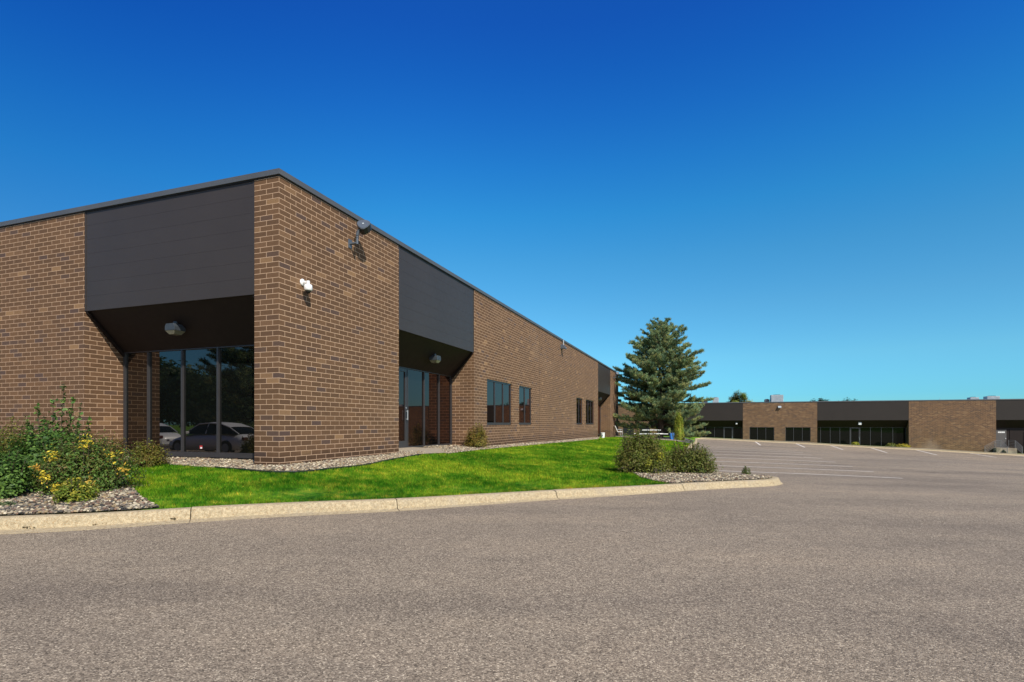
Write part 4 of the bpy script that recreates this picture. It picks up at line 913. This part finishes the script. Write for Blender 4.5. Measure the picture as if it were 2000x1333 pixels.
def pine(label, x, y, z0, H, prof, seed, density=1.0, nn=30):
    r_ = np.random.default_rng(seed); t = thing('pine_tree', label, 'pine tree', (x, y, z0), 0)
    tr = MB(); pts = [Vector((.12*math.sin(i*.7)*(i/12), .1*math.cos(i*.9)*(i/12), H*.97*i/12)) for i in range(13)]
    for i in range(12): tr.tube(pts[i], pts[i+1], .26*(1-i/12.5)+.015, .26*(1-(i+1)/12.5)+.015, n=9, cap=False)
    TP = []; TD = []; TS = []; TC = []
    z = .9; lev = 0
    while z < H-.2:
        f = z/H; nb_ = 7 if f < .8 else 5; a0 = r_.uniform(0, 6.28)
        for k in range(nb_):
            a = a0+6.28*k/nb_+r_.normal(0, .22)
            if z < 1.9 and math.cos(a) < .40 and (math.sin(a) < -.15 or z < 1.2): continue
            Lm = np.interp(z, *zip(*prof)); L = Lm*r_.uniform(.72, 1.05)
            if r_.random() < .22: L *= r_.uniform(.45, .8)
            rise = np.interp(f, [0, .25, .6, 1], [-.06, .02, .16, .9])+r_.normal(0, .11)
            b = Vector((pts[0].x, pts[0].y, z)); P = []; d = Vector((math.cos(a), math.sin(a), 0)); side = Vector((-d.y, d.x, 0)); bend = r_.normal(0, .12)
            for i in range(8): q = i/7; P.append(b+d*L*q+side*bend*L*q*q+Vector((0, 0, L*(rise*q-.22*q*(1-f)*(1-q)*2+.08*q*q))))
            r0 = .02+.014*L
            for i in range(7): tr.tube(P[i], P[i+1], r0*(1-i/7.5), r0*(1-(i+1)/7.5), n=5, cap=False)
            ns = max(4, int(L*10*density)); tone = r_.uniform(.8, 1.2)
            for j in range(ns):
                q = r_.uniform(.12, 1.0)**.8 if L > 1.0 else r_.uniform(.05, 1)
                i = min(6, int(q*7)); p = P[i].lerp(P[i+1], q*7-i); sl = (.22+.34*L*(1-q)*.8)*r_.uniform(.6, 1.2)+.14; sg = 1 if r_.random() < .5 else -1
                dd = (d*r_.uniform(.3, 1.0)+side*sg*r_.uniform(.3, 1)+Vector((0, 0, r_.uniform(.05, .55)))).normalized(); e = p+dd*sl
                tr.tube(p, e, .010, .004, n=3, cap=False)
                nt = max(2, int(sl/.15))
                for m in range(nt):
                    qq = (m+1)/nt; TP.append((p+dd*sl*qq)[:]); TD.append((dd*.7+Vector((0, 0, .7))).normalized()[:]); TS.append(r_.uniform(.8, 1.25)); TC.append(tone)
            TP.append(P[-1][:]); TD.append((d+Vector((0, 0, .6))).normalized()[:]); TS.append(1.2); TC.append(tone)
        z += np.interp(f, [0, .5, 1], [.50, .46, .30])*r_.uniform(.8, 1.2); lev += 1
    for q in range(14): TP.append((pts[-1]+Vector((r_.normal(0, .08), r_.normal(0, .08), r_.uniform(-.4, .35))))[:]); TD.append((0, 0, 1)); TS.append(1); TC.append(1)
    tr.build('trunk', M['bark'], t, normals=False)
    TP = np.array(TP); TD = np.array(TD); TS = np.array(TS); TC = np.array(TC); n = len(TP); k = np.repeat(np.arange(n), nn); m = len(k)
    D = TD[k]*.75+r_.normal(0, .55, (m, 3)); D[:, 2] += .15; D /= np.linalg.norm(D, axis=1)[:, None]; L = (.19*TS[k]*r_.uniform(.6, 1.15, m))[:, None]
    A = np.cross(D, r_.normal(0, 1, (m, 3))); A /= np.linalg.norm(A, axis=1)[:, None]; w = .017
    P = TP[k]+r_.normal(0, .04, (m, 3)); V = np.empty((m, 3, 3)); V[:, 0] = P-A*w; V[:, 1] = P+A*w; V[:, 2] = P+D*L
    base = np.array([(.15, .225, .105), (.20, .28, .125), (.27, .32, .12), (.11, .175, .09), (.31, .31, .12)]); c = base[r_.integers(0, 5, n)][k]*TC[k][:, None]*r_.uniform(.75, 1.3, (m, 1))
    print('pine tris', m)
    np_mesh('crown', V.reshape(-1, 3), np.arange(3*m).reshape(-1, 3), M['needle'], t, vcol=np.repeat(c, 3, 0)); return t
PROF = [(0, 3.4), (.6, 4.1), (1.5, 4.7), (3, 4.45), (5.2, 4.2), (6.2, 3.8), (7.0, 3.45), (7.7, 2.8), (8.5, 1.9), (9.4, 1.15), (10.6, .4)]
pine('big blue green pine beyond the end of the brick building', 13.65, 50.0, -1.32+EYE, 10.6, PROF, 11)

def leafy(label, x, y, z0, H, Rr, pal, n=90, per=120, size=.16, seed=3, name='tree'):
    r_ = np.random.default_rng(seed); t = thing(name, label, 'tree', (x, y, z0)); tr = MB(); tr.tube((0, 0, -.3), (.1, 0, H*.45), .2, .14, n=9); C = []
    for i in range(n):
        v = r_.normal(0, 1, 3); v /= np.linalg.norm(v); c = np.array([0, 0, H*.62])+v*np.array([Rr, Rr, H*.38])*r_.uniform(.35, 1)**.5; C.append(c)
        if i % 4 == 0: tr.tube((.1, 0, H*.4), tuple(c), .07, .015, n=5, cap=False)
    tr.build('trunk', M['bark'], t); C = np.array(C); k = np.repeat(np.arange(n), per); P = C[k]+r_.normal(0, Rr*.11, (len(k), 3))
    V, F, Cc = leaf_cloud(P, C[k]-np.array([0, 0, H*.6])+np.array([0, 0, 1.0]), size, .6, (np.array(pal)[r_.integers(0, len(pal), n)][k])*r_.uniform(.7, 1.3, (len(k), 1)), .6)
    np_mesh('crown', V, F, M['leaf'], t, vcol=np.clip(Cc, 0, 1)); return t
YG = [(.22, .26, .05), (.30, .27, .05), (.17, .23, .04), (.36, .28, .06)]
GR = [(.04, .08, .02), (.06, .10, .025), (.03, .06, .015)]
leafy('yellow green treetop showing over the far roof beside the pine', 38.4, 92, -2.4+EYE, 7.9, 2.1, YG, n=110, per=260, size=.10, seed=5)
leafy('small green treetop peeking over the far roof above the brick wall', 52.0, 92, -3+EYE, 7.35, 2.0, GR, seed=6)
leafy('faint green treetop peeking over the far roof above the middle fascia', 58.3, 94, -3+EYE, 7.15, 2.6, GR, seed=8)

# ------------------------------------------------------------------ chair, table, bins
zc = hg(9.6, 49.3)
ch = thing('patio_chair', 'white patio chair at the far end of the brick building', 'chair', (9.50, 49.3, zc+.03), R(8))
mb = MB(); mb.box((-.02, -.25, .42), (.46, .25, .46)); mb.build('seat', M['white'], ch, .012)
mb = MB(); mb.add([(-.03, -.25, .46), (-.03, .25, .46), (-.26, .25, .98), (-.26, -.25, .98), (.01, -.25, .47), (.01, .25, .47), (-.22, .25, .99), (-.22, -.25, .99)], [(0, 1, 2, 3), (4, 5, 6, 7), (0, 1, 5, 4), (1, 2, 6, 5), (2, 3, 7, 6), (3, 0, 4, 7)]); mb.build('backrest', M['white'], ch)
for sy in (-.24, .24):
    for x0, x1 in ((0, -.08), (.44, .46)):
        mb = MB(); mb.tube((x0, sy, .43), (x1, sy, 0), .016, n=8); mb.build('leg', M['lamp_dark'] if x0 == 0 else M['galv'], ch)
    mb = MB(); mb.tube((-.10, sy, .66), (.40, sy, .66), .016, n=8); mb.tube((.40, sy, .66), (.44, sy, .44), .014, n=8); mb.build('armrest', M['galv'], ch)
xt, yt = 11.35, 44.6; zt_ = hg(xt, yt)
pt = thing('picnic_table', 'white-topped picnic table with long benches under the pine', 'picnic table', (xt, yt, zt_+.02), R(-2))
MB().box((-.75, -.36, .73), (.75, .36, .78)).build('table_top', M['white'], pt, .008)
for sy in (-.74, .74): MB().box((-1.22, sy-.13, .43), (1.22, sy+.13, .475)).build('bench', M['white'], pt, .008)
for sx in (-.6, .6):
    mb = MB(); mb.tube((sx, -.74, .42), (sx, .74, .42), .025, n=8); mb.tube((sx, -.55, 0), (sx, -.2, .72), .025, n=8); mb.tube((sx, .55, 0), (sx, .2, .72), .025, n=8); mb.tube((sx, -.74, .42), (sx, -.6, 0), .02, n=8); mb.tube((sx, .74, .42), (sx, .6, 0), .02, n=8); mb.build('leg', M['lamp_dark'], pt)
bx_, by_ = 13.45, 45.7; zb_ = hg(bx_, by_)
bn = thing('recycling_bin', 'small blue bin beside the cone-shaped cedar', 'bin', (bx_, by_, zb_+.01))
mb = MB(); mb.prism([(-.15, 0), (.15, 0), (.20, .50), (-.20, .50)], 1, -.17, .17); mb.build('body', M['blue'], bn, .01)
MB().box((-.22, -.20, .50), (.22, .20, .56)).build('lid', M['blue'], bn, .015)
xb, yb = nb(34.1, .28); zb2 = hg(xb, yb)
bk = thing('bucket', 'white plastic bucket standing at the far recess of the brick wall', 'bucket', (xb, yb, zb2))
mb = MB(); mb.tube((0, 0, 0), (0, 0, .36), .135, .16, n=28); mb.tube((0, 0, .345), (0, 0, .385), .172, .172, n=28); mb.build('body', M['white'], bk)
mb = MB(); mb.lathe((0, 0, .385), [(0, .02), (.15, .02), (.17, .0)], 24); mb.build('lid', M['white'], bk)
mb = MB(); mb.box((-.075, -.163, .14), (-.02, -.140, .24)); mb.build('printed_patch', M['lamp'], bk)
# debris on the gutter lip
for (px, py, s_) in ((180, 1029, .035), (203, 1028, .022), (55, 1036, .03), (338, 1019, .022), (93, 1033, .02)):
    x_, y_ = hit(px, py, HA); C_ = []; m = 26
    P = np.column_stack([rng.normal(x_, s_, m), rng.normal(y_, s_*.4, m), np.full(m, ha(x_, y_)+.03)+rng.uniform(0, .015, m)])
    V, F, Cc = leaf_cloud(P, np.tile([0, 0, 1.0], (m, 1)), .012, .5, pick([(.07, .06, .03), (.12, .09, .05), (.03, .03, .02)], m), .7)
    o = np_mesh('leaf_litter', V, F, M['leaf'], vcol=Cc); tag(o, 'little heap of dry leaf litter on the gutter lip of the left kerb', 'leaf litter', 'leaf litter in the gutter')

# ------------------------------------------------------------------ cars and trees that the big window reflects
def sedan(label, x, y, yaw, paint):
    z0 = ha(x, y); t = thing('parked_car', label, 'car', (x, y, z0), yaw, 'cars parked left of the view')
    # stations along the length: x, half width, sill, belt, shoulder
    bs = [(-2.32, .62, .38, .62), (-2.25, .78, .28, .80), (-1.9, .87, .22, .93), (-1.2, .90, .20, .97), (-.4, .91, .20, .96), (.5, .91, .20, .93), (1.2, .90, .20, .88), (1.75, .87, .22, .78), (2.15, .78, .26, .66), (2.32, .60, .36, .52)]
    rows = []
    for (px, w, lo, hi) in bs:
        c = []
        for q in range(17):
            a = math.pi*q/16; cx_ = math.copysign(abs(math.cos(a))**.45, math.cos(a)); sy = math.sin(a)**.55
            c.append((px, w*cx_, lo+(hi-lo)*sy))
        rows.append(c)
    mb = MB(); m = 17; vs = [p for r in rows for p in r]; mb.add(vs, [(i*m+q, (i+1)*m+q, (i+1)*m+q+1, i*m+q+1) for i in range(len(rows)-1) for q in range(m-1)]+[(i*m, (i+1)*m, (i+1)*m+m-1, i*m+m-1) for i in range(len(rows)-1)], True)
    mb.add(rows[0], [tuple(range(m))]); mb.add(rows[-1], [tuple(range(m))]); body = mb.build('body', paint, t)
    gh = [(-1.85, .70, .92, .02), (-1.35, .68, .94, .30), (-.8, .64, .94, .47), (-.1, .62, .93, .52), (.5, .62, .92, .48), (1.0, .66, .90, .24), (1.42, .70, .86, .02)]
    rows = []
    for (px, w, lo, h_) in gh:
        rows.append([(px, (w+.13)*1.0, lo), (px, w+.06, lo+h_*.45), (px, w*.86, lo+h_*.93), (px, w*.5, lo+h_), (px, 0, lo+h_*1.02), (px, -w*.5, lo+h_), (px, -w*.86, lo+h_*.93), (px, -w-.06, lo+h_*.45), (px, -(w+.13), lo)])
    mb = MB(); m = 9; mb.add([p for r in rows for p in r], [(i*m+q, (i+1)*m+q, (i+1)*m+q+1, i*m+q+1) for i in range(len(rows)-1) for q in range(m-1)], True); mb.build('windows', M['glass_far'], t)
    mb = MB()
    for i in range(1, 5):
        a, b = rows[i], rows[i+1]; mb.add([(p[0], p[1]*1.005, p[2]+.012) for p in a[2:7]]+[(p[0], p[1]*1.005, p[2]+.012) for p in b[2:7]], [(q, q+1, q+6, q+5) for q in range(4)], True)
    for sg in (0, 8):
        k2 = 2 if sg == 0 else 6; k1 = 1 if sg == 0 else 7
        for i in (0, 1, 2, 3, 4, 5): mb.tube((rows[i][k2][0], rows[i][k2][1]*1.02, rows[i][k2][2]), (rows[i+1][k2][0], rows[i+1][k2][1]*1.02, rows[i+1][k2][2]), .028, n=6)
        mb.tube(rows[3][k2], (rows[3][sg][0], rows[3][sg][1], rows[3][sg][2]), .03, n=6)
    mb.build('roof', paint, t)
    for px in (-1.42, 1.42):
        for sy in (-1, 1):
            mb = MB(); mb.tube((px, sy*.70, .32), (px, sy*.925, .32), .325, n=28); w = mb.build('wheel', M['black'], t)
            mb = MB(); mb.tube((px, sy*.90, .32), (px, sy*.935, .32), .215, .19, n=20); mb.build('rim', M['galv'], w)
    for sy in (-1, 1):
        mb = MB(); mb.box((2.08, sy*.68-.13, .56), (2.27, sy*.68+.10, .66)); mb.build('headlight', M['white'], t, .02)
        mb = MB(); mb.box((-2.31, sy*.66-.13, .66), (-2.18, sy*.66+.12, .80)); mb.build('tail_light', M['dimred'], t, .02)
        mb = MB(); mb.box((.78, sy*.94-.09, .92), (.95, sy*.94+.09, 1.04)); mb.build('mirror', paint, t, .02)
    return t
sedan('silver sedan mirrored in the large left window, at its right end', -20.2, 6.3, R(160.7), M['silver'])
sedan('grey sedan mirrored in the large left window, left of the silver one', -26.2, 7.6, R(160.7), M['greycar'])
pr = [(a*.8, b*.85) for a, b in PROF]
t2 = pine('dark pine behind the parked cars, seen only mirrored in the left window', -30.6, -.55, -1.4+EYE, 9.8, [(0, 3.6), (1.5, 4.0), (4, 3.8), (6, 3.0), (8, 1.6), (9.8, .3)], 21, .8, 20)
leafy('round dark tree behind the parked cars, seen only mirrored', -52, -6.5, -1.4+EYE, 6.3, 4.6, GR, n=160, per=110, size=.2, seed=12)
leafy('lower dark tree beyond the parked cars, seen only mirrored', -58, -4, -1.4+EYE, 7.4, 4.6, GR, n=160, per=100, size=.24, seed=13)
leafy('broad dark tree far left of the parked cars, seen only mirrored', -60, 6, -1.4+EYE, 6.8, 4.8, GR, n=160, per=100, size=.24, seed=14)
